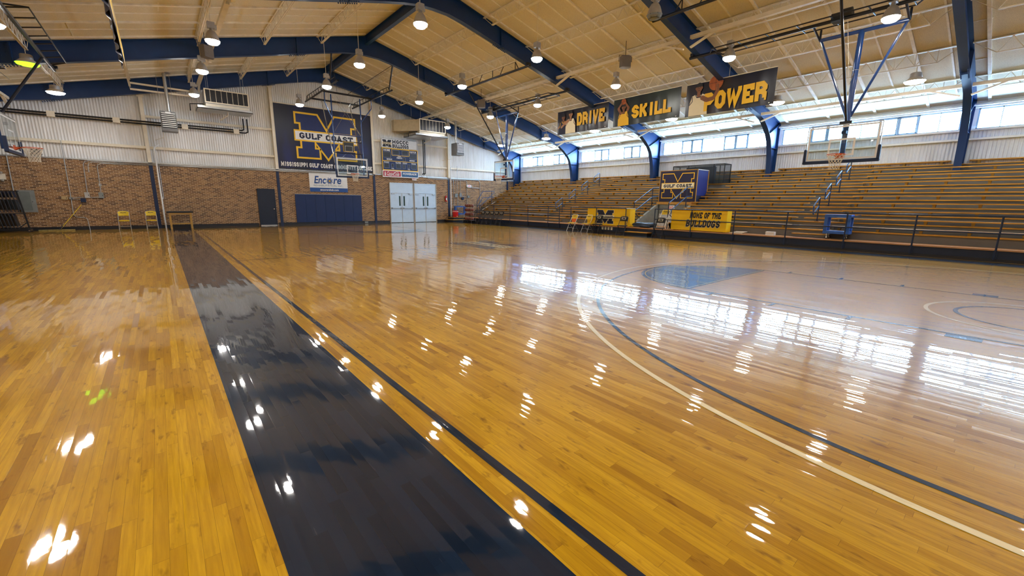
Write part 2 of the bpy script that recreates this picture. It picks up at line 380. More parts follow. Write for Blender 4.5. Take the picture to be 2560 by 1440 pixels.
# ------------------------------------------------------------------ lettering
def glyphs():
    a, b, m, c = .11, .89, .5, .17          # low, high, middle, corner cut
    L, R = .13, .62; M = (L + R) / 2
    s = .13                                  # half length of a slab
    def slab(x, y): return [(x - s, y), (x + s, y)]
    oct_ = [(L, a + c), (L + c, a), (R - c, a), (R, a + c), (R, b - c), (R - c, b), (L + c, b), (L, b - c)]
    C_ = [(R, .66), (R, b - c), (R - c, b), (L + c, b), (L, b - c), (L, a + c), (L + c, a), (R - c, a), (R, a + c), (R, .32)]
    G = {}
    G['O'] = ([(oct_, 1)], .75)
    G['D'] = ([([(L, a), (R - c, a), (R, a + c), (R, b - c), (R - c, b), (L, b)], 1), ([(L - .1, a), (L + .1, a)], 0), ([(L - .1, b), (L + .1, b)], 0)], .75)
    G['C'] = ([(C_, 0)], .75)
    G['G'] = ([([(R, .68), (R, b - c), (R - c, b), (L + c, b), (L, b - c), (L, a + c), (L + c, a), (R - c, a), (R, a + c), (R, .44)], 0), ([(M, .44), (R + .1, .44)], 0)], .77)
    G['S'] = ([([(R, .68), (R, b - c), (R - c, b), (L + c, b), (L, b - c), (L, .62), (L + c, m), (R - c, m), (R, .38), (R, a + c), (R - c, a), (L + c, a), (L, a + c), (L, .32)], 0)], .75)
    G['U'] = ([([(L, b), (L, a + c), (L + c, a), (R - c, a), (R, a + c), (R, b)], 0), (slab(L, b), 0), (slab(R, b), 0)], .78)
    G['L'] = ([([(L, b), (L, a), (R, a), (R, .36)], 0), (slab(L, b), 0), ([(L - s, a), (L, a)], 0)], .72)
    G['F'] = ([([(L, a), (L, b), (R, b), (R, .66)], 0), ([(L, m), (.48, m)], 0), (slab(L, a), 0), ([(L - s, b), (L, b)], 0)], .72)
    G['E'] = ([([(R, .36), (R, a), (L, a), (L, b), (R, b), (R, .66)], 0), ([(L, m), (.48, m)], 0), ([(L - s, a), (L, a)], 0), ([(L - s, b), (L, b)], 0)], .74)
    G['A'] = ([([(L - .02, a), (M, b), (R + .02, a)], 0), ([(L + .09, .34), (R - .09, .34)], 0), (slab(L, a), 0), (slab(R, a), 0), ([(M - .12, b), (M + .02, b)], 0)], .80)
    G['T'] = ([([(L - .05, .64), (L - .05, b), (R + .05, b), (R + .05, .64)], 0), ([(M, a), (M, b)], 0), (slab(M, a), 0)], .76)
    G['H'] = ([([(L, a), (L, b)], 0), ([(R, a), (R, b)], 0), ([(L, m), (R, m)], 0), (slab(L, a), 0), (slab(R, a), 0), (slab(L, b), 0), (slab(R, b), 0)], .80)
    G['I'] = ([([(M - .1, a), (M - .1, b)], 0), (slab(M - .1, a), 0), (slab(M - .1, b), 0)], .52)
    G['K'] = ([([(L, a), (L, b)], 0), ([(R, b), (L + .08, .46)], 0), ([(L + .2, .56), (R + .02, a)], 0), (slab(L, a), 0), (slab(R, a), 0), (slab(L, b), 0), (slab(R - .02, b), 0)], .80)
    G['M'] = ([([(L, a), (L, b), (M + .07, .30), (R + .14, b), (R + .14, a)], 0), (slab(L - .02, a), 0), (slab(R + .15, a), 0), ([(L - s, b), (L, b)], 0), ([(R + .14, b), (R + .27, b)], 0)], .95)
    G['N'] = ([([(L, a), (L, b), (R + .04, a), (R + .04, b)], 0), (slab(L, a), 0), (slab(R + .04, b), 0), ([(L - s, b), (L, b)], 0)], .84)
    G['P'] = ([([(L, a), (L, b), (R - c, b), (R, b - c), (R, .60), (R - c, .44), (L, .44)], 0), (slab(L, a), 0), ([(L - s, b), (L, b)], 0)], .74)
    G['R'] = ([([(L, a), (L, b), (R - c, b), (R, b - c), (R, .62), (R - c, .47), (L, .47)], 0), ([(R - c, .47), (R, .34), (R, a)], 0), (slab(L, a), 0), ([(R, a), (R + s, a)], 0), ([(L - s, b), (L, b)], 0)], .78)
    G['B'] = ([([(L, a), (L, b), (R - c, b), (R, b - .13), (R, .62), (R - c, m), (R, .38), (R, a + .13), (R - c, a)], 1), ([(L, m), (R - c, m)], 0), ([(L - .1, a), (L, a)], 0), ([(L - .1, b), (L, b)], 0)], .76)
    G['V'] = ([([(L - .02, b), (M, a + .02), (R + .02, b)], 0), (slab(L, b), 0), (slab(R, b), 0)], .78)
    G['W'] = ([([(L - .02, b), (.27, a + .02), (M + .07, .72), (.62, a + .02), (R + .28, b)], 0), (slab(L, b), 0), (slab(R + .26, b), 0)], 1.02)
    G['Y'] = ([([(L, b), (M, .46), (R, b)], 0), ([(M, .46), (M, a)], 0), (slab(L, b), 0), (slab(R, b), 0), (slab(M, a), 0)], .76)
    return G
GL = glyphs()
def slab_width(s, gap=.08): return sum(.42 if ch == ' ' else GL[ch][1] + gap for ch in s) - gap
def slab(mb, pl, s, u, v, wd, ht, n, mat, t=.2, shear=0.0, rise=0.0):
    """Block letters with slab ends from (u, v), wd wide and ht high."""
    k = wd / slab_width(s); x = 0.0
    for i, ch in enumerate(s):
        if ch == ' ': x += .42; continue
        g, adv = GL[ch]
        dn = n + .0002 * (i % 2)
        for pts, closed in g:
            f = lambda a, b, q, X=x: pl(u + (X + a) * k + shear * b * ht, v + b * ht + rise * (X + a) * k, q)
            mb.line2(f, pts, t, dn, mat, bool(closed), .0003); dn += .0009
        x += adv + .08
    return mb
def font(s, bold=0.0, shear=0.0):
    c = bpy.data.curves.new('lettering_curve', 'FONT'); c.body = s; c.size = 1.0; c.offset = bold; c.shear = shear; c.resolution_u = 3
    o = bpy.data.objects.new('lettering_curve', c); COL.objects.link(o)
    dg = bpy.context.evaluated_depsgraph_get(); me = bpy.data.meshes.new_from_object(o.evaluated_get(dg), depsgraph=dg)
    vs = [(v.co.x, v.co.y) for v in me.vertices]; fs = [tuple(p.vertices) for p in me.polygons]
    bpy.data.objects.remove(o); bpy.data.curves.remove(c); bpy.data.meshes.remove(me)
    return vs, fs
def text(mb, pl, s, u, v, wd, ht, n, mat, bold=0.0, shear=0.0):
    """Plain letters fitted into the box at (u, v)."""
    vs, fs = font(s, bold, shear)
    x0 = min(p[0] for p in vs); x1 = max(p[0] for p in vs); y0 = min(p[1] for p in vs); y1 = max(p[1] for p in vs)
    return mb.add([pl(u + (a - x0) / (x1 - x0) * wd, v + (b - y0) / (y1 - y0) * ht, n) for a, b in vs], fs, mat)
def rect(u0, v0, u1, v1): return [(u0, v0), (u1, v0), (u1, v1), (u0, v1)]
def rrect(u0, v0, u1, v1, r, n=4):
    o = []
    for cx, cy, a in ((u1 - r, v0 + r, -90), (u1 - r, v1 - r, 0), (u0 + r, v1 - r, 90), (u0 + r, v0 + r, 180)):
        for i in range(n + 1): an = radians(a + 90 * i / n); o.append((cx + r * cos(an), cy + r * sin(an)))
    return o
def ellipse(cx, cy, a, b, n=24, rot=0.0):
    o = []
    for i in range(n):
        x, y = a * cos(2 * pi * i / n), b * sin(2 * pi * i / n); o.append((cx + x * cos(rot) - y * sin(rot), cy + x * sin(rot) + y * cos(rot)))
    return o
BLOCK_M = [(0, 1), (.36, 1), (.5, .66), (.64, 1), (1, 1), (1, .77), (.93, .77), (.93, .23), (1, .23), (1, 0), (.63, 0), (.63, .23), (.70, .23), (.70, .36),
           (.5, -.02), (.30, .36), (.30, .23), (.37, .23), (.37, 0), (0, 0), (0, .23), (.07, .23), (.07, .77), (0, .77)]
def emblem(mb, pl, u, v, wd, ht, fill, line, band, ink, n=.004, t=.05, words='GULF COAST', edge=True):
    """The block M with the name band across its middle."""
    pts = [(u + a * wd, v + b * ht) for a, b in BLOCK_M]
    mb.poly2(pl, pts, n, fill)
    if edge: mb.line2(pl, pts, t * ht * .9, n + .002, line, True, .0004)
    b0, b1 = v + .375 * ht, v + .625 * ht
    mb.poly2(pl, rect(u - .03 * wd, b0, u + 1.03 * wd, b1), n + .0045, line)
    mb.poly2(pl, rect(u - .03 * wd + t * ht * .6, b0 + t * ht * .7, u + 1.03 * wd - t * ht * .6, b1 - t * ht * .7), n + .0065, band)
    slab(mb, pl, words, u + .05 * wd, v + .435 * ht, .90 * wd, .13 * ht, n + .009, ink, .24)
    return mb
# ------------------------------------------------------------------ floor and court markings
m = MB(); m.add([(XL, YN, 0), (XR, YN, 0), (XR, YF + .1, 0), (XL, YF + .1, 0), (XL, YN, -.2), (XR, YN, -.2), (XR, YF + .1, -.2), (XL, YF + .1, -.2)],
                [(0, 1, 2, 3), (7, 6, 5, 4), (4, 5, 1, 0), (6, 7, 3, 2)], M_FLOOR)
FLOOR = structure(m.build('floor', smooth=False))
fp = Pl((0, 0, 0), (1, 0, 0), (0, 1, 0))
def arc(cx, cy, r, a0, a1, n=64): return [(cx + r * cos(radians(a0 + (a1 - a0) * i / n)), cy + r * sin(radians(a0 + (a1 - a0) * i / n))) for i in range(n + 1)]
def marking(fn, nm):
    mb = MB(); fn(mb); return mb.build(nm, FLOOR, smooth=False)
def border(mb):
    for x0, x1 in ((-8.86, -7.94), (7.94, 8.86)): mb.poly2(fp, rect(x0, -3.2, x1, 28.55), .0012, M_CNAVY)
    mb.poly2(fp, rect(-7.94, 27.65, 7.94, 28.55), .0012, M_CNAVY); mb.poly2(fp, rect(-7.94, -3.2, 7.94, -2.3), .0012, M_CNAVY)
marking(border, 'border_band')
y0, y1 = -1.62, 2 * YC + 1.62
def lines(mb):
    mb.line2(fp, [(-7.745, y0), (7.745, y0), (7.745, y1), (-7.745, y1)], .06, .0014, M_CNAVY, True)
    mb.line2(fp, [(-7.72, YC), (7.72, YC)], .05, .0014, M_CNAVY); mb.line2(fp, arc(0, YC, 1.81, 0, 360, 96)[:-1], .045, .0016, M_CNAVY, True)
marking(lines, 'boundary_line')
for cy_, d in ((0, 1), (2 * YC, -1)):
    def three(mb):
        a = lambda p: [(x, cy_ + d * (y)) for x, y in p]
        mb.line2(fp, a([(6.30, -1.6)] + arc(0, 0, 6.30, 0, 180, 96) + [(-6.30, -1.6)]), .055, .0022, M_CWHITE)
        mb.line2(fp, a([(5.995, -1.6)] + arc(0, 0, 5.995, 0, 180, 96) + [(-5.995, -1.6)]), .05, .0018, M_CNAVY)
    marking(three, 'three_point_line')
    def lane(mb):
        a = lambda p: [(x, cy_ + d * y) for x, y in p]
        for sx in (-1, 1):
            mb.line2(fp, a([(sx * 1.80, -1.6), (sx * 1.80, 4.19)]), .05, .0016, M_CNAVY)
            for q0, q1 in ((.533, .838), (1.753, 1.803), (2.718, 2.769), (3.683, 3.734)):
                mb.poly2(fp, a([(sx * 1.83, q0), (sx * 2.03, q0), (sx * 2.03, q1), (sx * 1.83, q1)]), .0016, M_CNAVY)
        half = arc(0, 4.165, 1.829, 0, 180, 64)
        mb.poly2(fp, a(half), .0018, M_CNAVY); mb.line2(fp, a(arc(0, 4.165, 1.745, 0, 180, 64)), .022, .0026, M_CGOLD)
        mb.line2(fp, a([(-1.745, 4.215), (1.745, 4.215)]), .022, .0026, M_CGOLD)
        mb.line2(fp, a([(1.22, -.4)] + arc(0, 0, 1.22, 0, 180, 40) + [(-1.22, -.4)]), .05, .002, M_CWHITE)
        mb.line2(fp, a([(.90, -.4)] + arc(0, 0, .90, 0, 180, 40) + [(-.90, -.4)]), .05, .002, M_CNAVY)
    marking(lane, 'lane_marking')
def centre(mb):
    pl = floor_pl(-1.0, 14.05)
    mb.poly2(pl, [(a * 2.53, b * 1.83) for a, b in BLOCK_M], .0018, M_CNAVY)
    mb.poly2(pl, rect(-.05, .64, 2.58, 1.20), .0022, M_CGOLD); mb.poly2(pl, rect(0, .69, 2.53, 1.15), .0026, M_CWHITE)
    slab(mb, pl, 'BULLDOGS', .12, .76, 2.3, .32, .003, M_CNAVY, .24)
marking(centre, 'centre_emblem')

# ------------------------------------------------------------------ walls
def ribbed(mb, p0, p1, z0, ztop, out, mat, pitch=.105, depth=.028):
    """Ribbed metal sheet between two plan points; ztop(x, y) gives the upper edge."""
    p0, p1 = Vector((p0[0], p0[1], 0)), Vector((p1[0], p1[1], 0)); d = p1 - p0; Ln = d.length; d /= Ln; o = Vector((out[0], out[1], 0))
    s, pts = 0.0, []
    prof = [(0, 0), (.17, .12), (.35, .75), (.5, 1), (.65, .75), (.83, .12)]
    while s < Ln:
        for f, h in prof:
            q = s + f * pitch
            if q < Ln: pts.append((q, h * depth))
        s += pitch
    pts.append((Ln, 0)); vs = []
    for q, h in pts:
        P = p0 + d * q + o * h; vs += [(P.x, P.y, z0), (P.x, P.y, ztop(P.x, P.y))]
    mb.add(vs, [(2 * i, 2 * i + 2, 2 * i + 3, 2 * i + 1) for i in range(len(pts) - 1)], mat)
BR = 3.27
gable = lambda x, y: roof(x) - .02
m = MB(); m.box((XL, YF, -.1), (XR, YF + .25, BR), M_BRICK)
m.add([(XL, YF + .16, BR - .05), (XR, YF + .16, BR - .05), (XR, YF + .16, roof(XR)), (RX, YF + .16, RZ), (XL, YF + .16, roof(XL))], [(0, 1, 2, 3, 4)], M_SHEET)
ribbed(m, (XL, YF + .13), (XR, YF + .13), BR, gable, (0, -1), M_SHEET)
structure(m.build('wall_back', smooth=False))
m = MB(); m.box((XL, YN - .25, -.1), (XR, YN, BR), M_BRICK)
m.add([(XL, YN - .1, BR), (XR, YN - .1, BR), (XR, YN - .1, roof(XR)), (RX, YN - .1, RZ), (XL, YN - .1, roof(XL))], [(4, 3, 2, 1, 0)], M_SHEET)
structure(m.build('wall_front', smooth=False))
m = MB(); m.box((XL - .25, YN, -.1), (XL, YF, BR), M_BRICK); ribbed(m, (XL - .05, YN), (XL - .05, YF), BR, lambda x, y: roof(XL), (1, 0), M_SHEET)
structure(m.build('wall_left', smooth=False))
WZ0, WZ1 = 4.43, 5.17
m = MB(); m.box((XR + .05, YN, -.1), (XR + .15, YF, WZ0), M_SHEET_DAYLIT); ribbed(m, (XR + .03, YN), (XR + .03, YF), 2.6, lambda x, y: WZ0, (-1, 0), M_SHEET_DAYLIT)
m.box((XR, YN, WZ1), (XR + .15, YF, roof(XR) + .05), M_WHITE)
for y in FRAMES: m.box((XR + .02, y - .2, WZ0), (XR + .15, y + .2, WZ1), M_WHITE)
structure(m.build('wall_right', smooth=False))
# windows
M_WFR = pm('window_frame_paint', (.30, .42, .55), .45)
for i, (a, b) in enumerate(zip(FRAMES[:-1], FRAMES[1:])):
    m = MB(); a += .2; b -= .2; x0, x1 = XR + .03, XR + .09
    m.box((x0, a, WZ0), (x1, b, WZ0 + .04), M_WFR); m.box((x0, a, WZ1 - .04), (x1, b, WZ1), M_WFR)
    lite = (b - a) / 10
    for k in range(11):
        wd = .05 if k % 2 == 0 or (k // 2) % 2 == 1 else .025
        y = min(max(a + k * lite, a + wd / 2), b - wd / 2); m.box((x0, y - wd / 2, WZ0), (x1, y + wd / 2, WZ1), M_WFR)
    for k in (2, 3, 6, 7):
        q0, q1 = a + k * lite + .03, a + (k + 1) * lite - .03
        for z0, z1 in ((WZ0 + .04, WZ0 + .075), (WZ1 - .075, WZ1 - .04)): m.box((x0 - .02, q0, z0), (x1, q1, z1), M_WFR)
        for q in (q0, q1 - .035): m.box((x0 - .02, q, WZ0 + .04), (x1, q + .035, WZ1 - .04), M_WFR)
        m.box((x0 - .045, (q0 + q1) / 2 - .04, WZ0 + .05), (x0 - .02, (q0 + q1) / 2 + .04, WZ0 + .07), M_BLACK)
    wo = structure(m.build('window_%d' % (i + 1), smooth=False))
    m = MB(); m.add([(XR + .06, a, WZ0), (XR + .06, b, WZ0), (XR + .06, b, WZ1), (XR + .06, a, WZ1)], [(3, 2, 1, 0)], M_WGLASS); m.build('pane', wo, smooth=False)
# long horizontal trims of the window wall
T = [0]
def trim(mb, smooth=False):
    T[0] += 1; return structure(mb.build('trim_%d' % T[0], smooth=smooth))
for x0, x1, z0, z1 in ((XR - .12, XR + .05, 4.36, 4.43), (XR - .14, XR + .02, 4.02, 4.09)):
    for a, b in zip(FRAMES[:-1], FRAMES[1:]): m = MB(); m.box((x0, a + .02, z0), (x1, b - .02, z1), M_WHITE); trim(m)
m = MB()
for a, b in zip(FRAMES[:-1], FRAMES[1:]): m.tube([(XR - .16, a + .05, 5.28), (XR - .16, b - .05, 5.28)], .045, M_WHITE, 8)
trim(m, True)
m = MB(); m.box((XR - .10, YN, 5.18), (XR, YF, 5.24), M_WHITE); trim(m)
# end wall posts, girts and navy pilasters
PX = [-14.9, -9.2, -3.5, 2.32, 8.15, 13.9]
for i, x in enumerate(PX):
    m = MB(); zt = roof(x) - .6
    m.box((x - .075, YF - .12, BR), (x + .075, YF - .10, zt), M_CREAM); m.box((x - .01, YF - .10, BR), (x + .01, YF + .10, zt), M_CREAM)
    m.box((x - .075, YF + .06, BR), (x + .075, YF + .10, zt), M_CREAM); m.box((x - .13, YF - .13, zt - .18), (x + .13, YF - .09, zt), M_CREAM); trim(m)
    m = MB(); m.box((x - .075, YF - .03, 0), (x + .075, YF + .02, BR), M_PILA); trim(m)
for z in (4.02, 5.50, 6.95, 8.2):
    for a, b in zip(PX[:-1], PX[1:]):
        if z > roof(max(abs(a + .5), abs(b + .5)) - .5) - .5: continue
        m = MB(); m.box((a + .08, YF - .02, z - .035), (b - .08, YF + .09, z + .035), M_CREAM); m.box((a + .08, YF - .024, z - .09), (b - .08, YF - .021, z + .036), M_CREAM); trim(m)
m = MB(); m.box((XL, YF - .03, BR - .03), (XR, YF + .12, BR + .025), M_ALU); trim(m)
# base board along the end wall
m = MB()
for a, b in ((XL, -4.72), (-3.68, 3.32), (7.10, 8.95)): m.box((a, YF - .02, 0), (b, YF + .01, .16), M_BLACK)
structure(m.build('baseboard_back', smooth=False))

# ------------------------------------------------------------------ doors
M_JAMB = pm('tan_door_frame_paint', (.42, .37, .30), .45)
M_VIS = pm('dark_vision_glass', (.05, .09, .08), .06)
m = MB(); x0, x1 = -4.66, -3.74
m.box((x0, YF - .05, 0), (x0 + .05, YF + .02, 2.13), M_DOORN); m.box((x1 - .05, YF - .05, 0), (x1, YF + .02, 2.13), M_DOORN); m.box((x0, YF - .05, 2.08), (x1, YF + .02, 2.13), M_DOORN)
D1 = structure(m.build('door_1', smooth=False))
m = MB(); m.box((x0 + .05, YF - .03, .02), (x1 - .05, YF + .01, 2.08), M_DOORN); m.build('door_leaf', D1, smooth=False)
m = MB(); m.lathe([(.012, -.09), (.03, -.085), (.032, -.06), (.012, -.05), (.012, -.03)], M_CHROME, (x1 - .13, YF, .98), 12, 'y'); m.build('door_knob', D1)
m = MB(); m.box((x0 + .04, YF - .07, 0), (x1 - .04, YF + .01, .05), M_ALU); m.build('threshold', D1, smooth=False)
for k, x0 in enumerate((3.36, 5.22)):
    x1 = x0 + 1.83; m = MB(); J = .05
    m.box((x0, YF - .06, 0), (x0 + J, YF + .02, 2.77), M_JAMB); m.box((x1 - J, YF - .06, 0), (x1, YF + .02, 2.77), M_JAMB)
    m.box((x0 + J, YF - .058, 2.72), (x1 - J, YF + .02, 2.768), M_DOORW); m.box((x0 + J, YF - .05, 2.06), (x1 - J, YF + .02, 2.12), M_DOORW); m.box((x0 + .905, YF - .055, 0), (x0 + .925, YF + .01, 2.06), M_JAMB)
    D = structure(m.build('door_%d' % (k + 2), smooth=False))
    m = MB(); m.box((x0 + J, YF - .03, 2.12), (x1 - J, YF + .01, 2.72), M_DOORW); m.build('transom_panel', D, smooth=False)
    for j in range(2):
        a = x0 + J + j * (1.73 / 2) + .006; b = a + 1.73 / 2 - .012
        gx = b - .22 if j == 0 else a + .10; gw = .12
        m = MB()                       # leaf with an opening for the glass
        for q in ((a, .02, gx, 2.05), (gx + gw, .02, b, 2.05), (gx, .02, gx + gw, 1.18), (gx, 1.86, gx + gw, 2.05)): m.box((q[0], YF - .04, q[1]), (q[2], YF - .005, q[3]), M_DOORW)
        lf = m.build('door_leaf', D, smooth=False)
        m = MB(); m.box((gx, YF - .025, 1.18), (gx + gw, YF - .02, 1.86), M_VIS); m.build('vision_pane', lf, smooth=False)
        m = MB(); m.box((a + .05, YF - .12, 1.00), (b - .05, YF - .085, 1.04), M_ALU); m.box((a + .05, YF - .12, .97), (a + .13, YF - .04, 1.07), M_ALU); m.box((b - .13, YF - .12, .97), (b - .05, YF - .04, 1.07), M_ALU)
        m.build('push_bar', lf, smooth=False)
        m = MB(); hx = a + .08 if j == 0 else b - .30; m.box((hx, YF - .10, 1.98), (hx + .22, YF - .04, 2.04), M_ALU); m.bar((hx + .1, YF - .08, 2.05), (hx + (.38 if j == 0 else -.18), YF - .14, 2.07), .02, .012, M_ALU); m.build('door_closer', lf, smooth=False)
        m = MB(); m.box((a, YF - .05, 0), (b, YF - .01, .03), M_RUBBER); m.build('sweep', lf, smooth=False)

# ------------------------------------------------------------------ ceiling deck with its bars
m = MB()
for sx, xe in ((1, XR + .15), (-1, XL - .25)):
    ze = roof(xe); N = 12
    for i in range(N):
        xa, xb = RX + (xe - RX) * i / N, RX + (xe - RX) * (i + 1) / N
        vs = [(xa, YN - .2, roof(xa)), (xb, YN - .2, roof(xb)), (xb, YF + .3, roof(xb)), (xa, YF + .3, roof(xa))]
        m.add(vs, [(0, 1, 2, 3) if sx < 0 else (3, 2, 1, 0)], M_DECK)
    m.add([(RX, YN - .2, RZ + .12), (xe, YN - .2, ze + .12), (xe, YF + .3, ze + .12), (RX, YF + .3, RZ + .12)], [(0, 1, 2, 3) if sx > 0 else (3, 2, 1, 0)], M_WHITE)
    y = FRAMES[0] + .4; k = 0
    while y < FRAMES[-1]:
        near = min(abs(y - f) for f in FRAMES)
        if near > .25:
            heavy = k % 2; wd, dp = (.085, .05) if heavy else (.05, .018); xb = xe if heavy else RX + (xe - RX) * .93
            m.bar((RX + sx * .15, y, roof(RX + sx * .15) - dp / 2), (xb, y, roof(xb) - dp / 2), wd, dp, M_TBAR)
        y += .8175; k += 1
    for j in range(1, 13):                # board joints between the bars
        x = RX + sx * (j * 1.125 + .02)
        for y in [YN + .9 * q for q in range(37)]:
            if random.random() < .16: m.box((x - .012, y, roof(x) - .012), (x + .012, y + .8, roof(x) - .004), M_TBAR)
structure(m.build('ceiling', smooth=False))
# ------------------------------------------------------------------ steel frames
HAUNCH = [(12.2, 5.64), (12.8, 5.55), (13.38, 5.40), (13.86, 5.12), (14.25, 4.84), (14.5, 4.55), (14.66, 4.20), (14.80, 3.75), (14.87, 3.3), (14.90, 0)]
INNER = [(0, 8.40), (.6, 8.38), (1.2, 8.28), (1.9, 8.12), (2.6, 7.95)] + [(d, RZ - SL * d - .68) for d in (4, 6, 8, 10, 11.4)] + HAUNCH
RL = lambda d: (d, RZ - SL * d - .02)
OUTER = [RL(d) for d in (0, .6, 1.2, 1.9, 2.6, 4, 6, 8, 10, 11.4, 12.3, 13.1, 13.9, 14.6, 15.1)] + [(15.45, 5.44), (15.45, 4.9), (15.45, 4.2), (15.45, 3.5), (15.45, 0)]
def side(pts, s): return [(RX + s * d, z) for d, z in pts]
WHERE = {0: 'above the near end wall', 1: 'at the right edge', 2: 'behind the POWER banner', 3: 'behind the SKILL banner', 4: 'second from the brick end wall', 5: 'against the brick end wall'}
for i, y in enumerate(FRAMES):
    F = thing('steel_frame', 'curved navy steel roof frame ' + WHERE[i], 'roof frame', (RX, y, 0), 0, 'navy steel roof frames')
    m = MB(); pl = Pl((0, y, 0), (1, 0, 0), (0, 0, 1))
    for s in (1, -1):
        inn = side(INNER, s); out = side(OUTER, s)
        for k in range(len(inn) - 1): m.prism2(pl, [inn[k], inn[k + 1], out[k + 1], out[k]], -.008, .008, M_STEEL)
    m.build('web', F, smooth=False)
    for nm, path, wd in (('inner_flange', INNER, .22), ('outer_flange', [(0, RZ - .02), (15.45, RZ - SL * 15.45 - .02)], .22), ('column_flange', [(15.45, 5.46), (15.45, 0)], .22)):
        for s in (1, -1):
            m = MB(); P = side(path, s); t = .018; vs = []
            for j, (x, z) in enumerate(P):
                a = Vector(P[max(j - 1, 0)]); b = Vector(P[min(j + 1, len(P) - 1)]); d = (b - a).normalized(); n = Vector((-d.y, d.x)) * (t / 2)
                vs += [(x + n.x, y - wd / 2, z + n.y), (x + n.x, y + wd / 2, z + n.y), (x - n.x, y + wd / 2, z - n.y), (x - n.x, y - wd / 2, z - n.y)]
            fs = []
            for j in range(len(P) - 1):
                for k in range(4): fs.append((4 * j + k, 4 * j + (k + 1) % 4, 4 * j + 4 + (k + 1) % 4, 4 * j + 4 + k))
            fs += [(3, 2, 1, 0), tuple(4 * len(P) - 4 + k for k in range(4))]
            m.add(vs, fs, M_STEEL); m.build(nm, F, angle=40)
    for s in (1, -1):
        m = MB()
        m.bar((RX + s * 14.25, y, 4.84), (RX + s * 15.42, y, 5.42), .014, .2, M_STEEL, (0, 1, 0))
        m.box((RX + s * 15.44, y - .1, 4.25), (RX + s * 14.7, y + .1, 4.262), M_STEEL); m.build('stiffener', F, smooth=False)
        for d0 in (3.1, 11.7):                    # bolted splices beside the ridge and at the haunch
            m = MB()
            for off in (-.012, .012):
                x = RX + s * (d0 + off); z1 = roof(x) - .02; m.box((x - .009, y - .11, z1 - .70), (x + .009, y + .11, z1), M_STEEL)
            for k in range(9):
                for sy in (-.11, .11): m.cbox((RX + s * (d0 + .3 - k * .075), y + sy * .8, RZ - SL * (d0 + .3 - k * .075) - .71), (.035, .035, .03), M_STEEL)
            for k in range(5):
                for q in range(2): m.cbox((RX + s * (d0 + .12 + q * .1), y - .015, roof(RX + d0) - .12 - k * .11), (.03, .03, .03), M_STEEL)
            m.build('splice_plate', F, smooth=False)
BAY = ['near end wall bay', 'near basket bay', 'SKILL banner bay', 'mid hall bay', 'brick end wall bay']
for i, (a, b) in enumerate(zip(FRAMES[:-1], FRAMES[1:])):
    R = thing('ridge_beam', 'navy ridge beam at the roof peak, ' + BAY[i], 'roof beam', (RX, a, 8.9), 0, 'ridge beams')
    m = MB(); m.box((RX - .006, a + .11, RZ - .40), (RX + .006, b - .11, RZ - .04), M_STEEL); m.build('web', R, smooth=False)
    for z in (RZ - .40, RZ - .05): m = MB(); m.box((RX - .09, a + .11, z - .008), (RX + .09, b - .11, z + .008), M_STEEL); m.build('flange', R, smooth=False)

# ------------------------------------------------------------------ open-web joists
def joist_parts(root, x, a, b):
    z1 = roof(x) - .03; z0 = z1 - .40
    m = MB()
    for s in (-1, 1): m.bar((x + s * .028, a, z1), (x + s * .028, b, z1), .045, .03, M_CREAM)
    m.build('top_chord', root, smooth=False)
    m = MB()
    for s in (-1, 1): m.bar((x + s * .022, a + .55, z0), (x + s * .022, b - .55, z0), .035, .028, M_CREAM)
    m.build('bottom_chord', root, smooth=False)
    m = MB(); n = 10; st = (b - a - 1.1) / n
    pts = [(a + .02, z1), (a + .55, z0)]
    for k in range(n): pts += [(a + .55 + (k + .5) * st, z1 - .01), (a + .55 + (k + 1) * st, z0)]
    pts += [(b - .02, z1)]
    for p, q in zip(pts[:-1], pts[1:]): m.tube([(x, p[0], p[1]), (x, q[0], q[1])], .011, M_CREAM, 5)
    for k in range(n): m.tube([(x, a + .55 + (k + .02) * st, z0), (x, a + .55 + (k + .02) * st, z1)], .007, M_CREAM, 4)
    m.build('web', root, smooth=False)
for s, nm in ((1, 'bleacher'), (-1, 'left')):
    for k in range(1, 7):
        x = RX + s * 2.25 * k; src = None
        for i, (a, b) in enumerate(zip(FRAMES[:-1], FRAMES[1:])):
            lab = '%s cream lattice joist from the ridge, %s side, %s' % (ORD[k], nm, BAY[i])
            if src is None:
                src = thing('bar_joist', lab, 'roof joist', (x, a, roof(x)), 0, 'open-web joists'); joist_parts(src, x, a + .09, b - .09)
            else: dup(src, (x, a, roof(x)), None, lab)
# plain struts with angled ends
def strut(x, z, a, b, lab):
    S = thing('roof_strut', lab, 'roof strut', (x, a, z), 0, 'roof struts'); m = MB()
    m.box((x - .07, a + .12, z - .055), (x + .07, b - .12, z + .055), M_CREAM); m.build('channel', S, smooth=False)
    for y, d in ((a, 1), (b, -1)):
        m = MB(); m.bar((x, y + d * .13, z - .32), (x, y + d * .95, z - .02), .10, .05, M_CREAM); m.build('knee_brace', S, smooth=False)
for s, nm in ((1, 'bleacher'), (-1, 'left')):
    for d, q in ((6.35, 'halfway up the roof'), (13.0, 'above the windows' if s > 0 else 'low above the left wall')):
        x = RX + s * d
        for i, (a, b) in enumerate(zip(FRAMES[:-1], FRAMES[1:])):
            strut(x, roof(x) - .50, a, b, 'cream strut %s, %s side, %s' % (q, nm, BAY[i]))

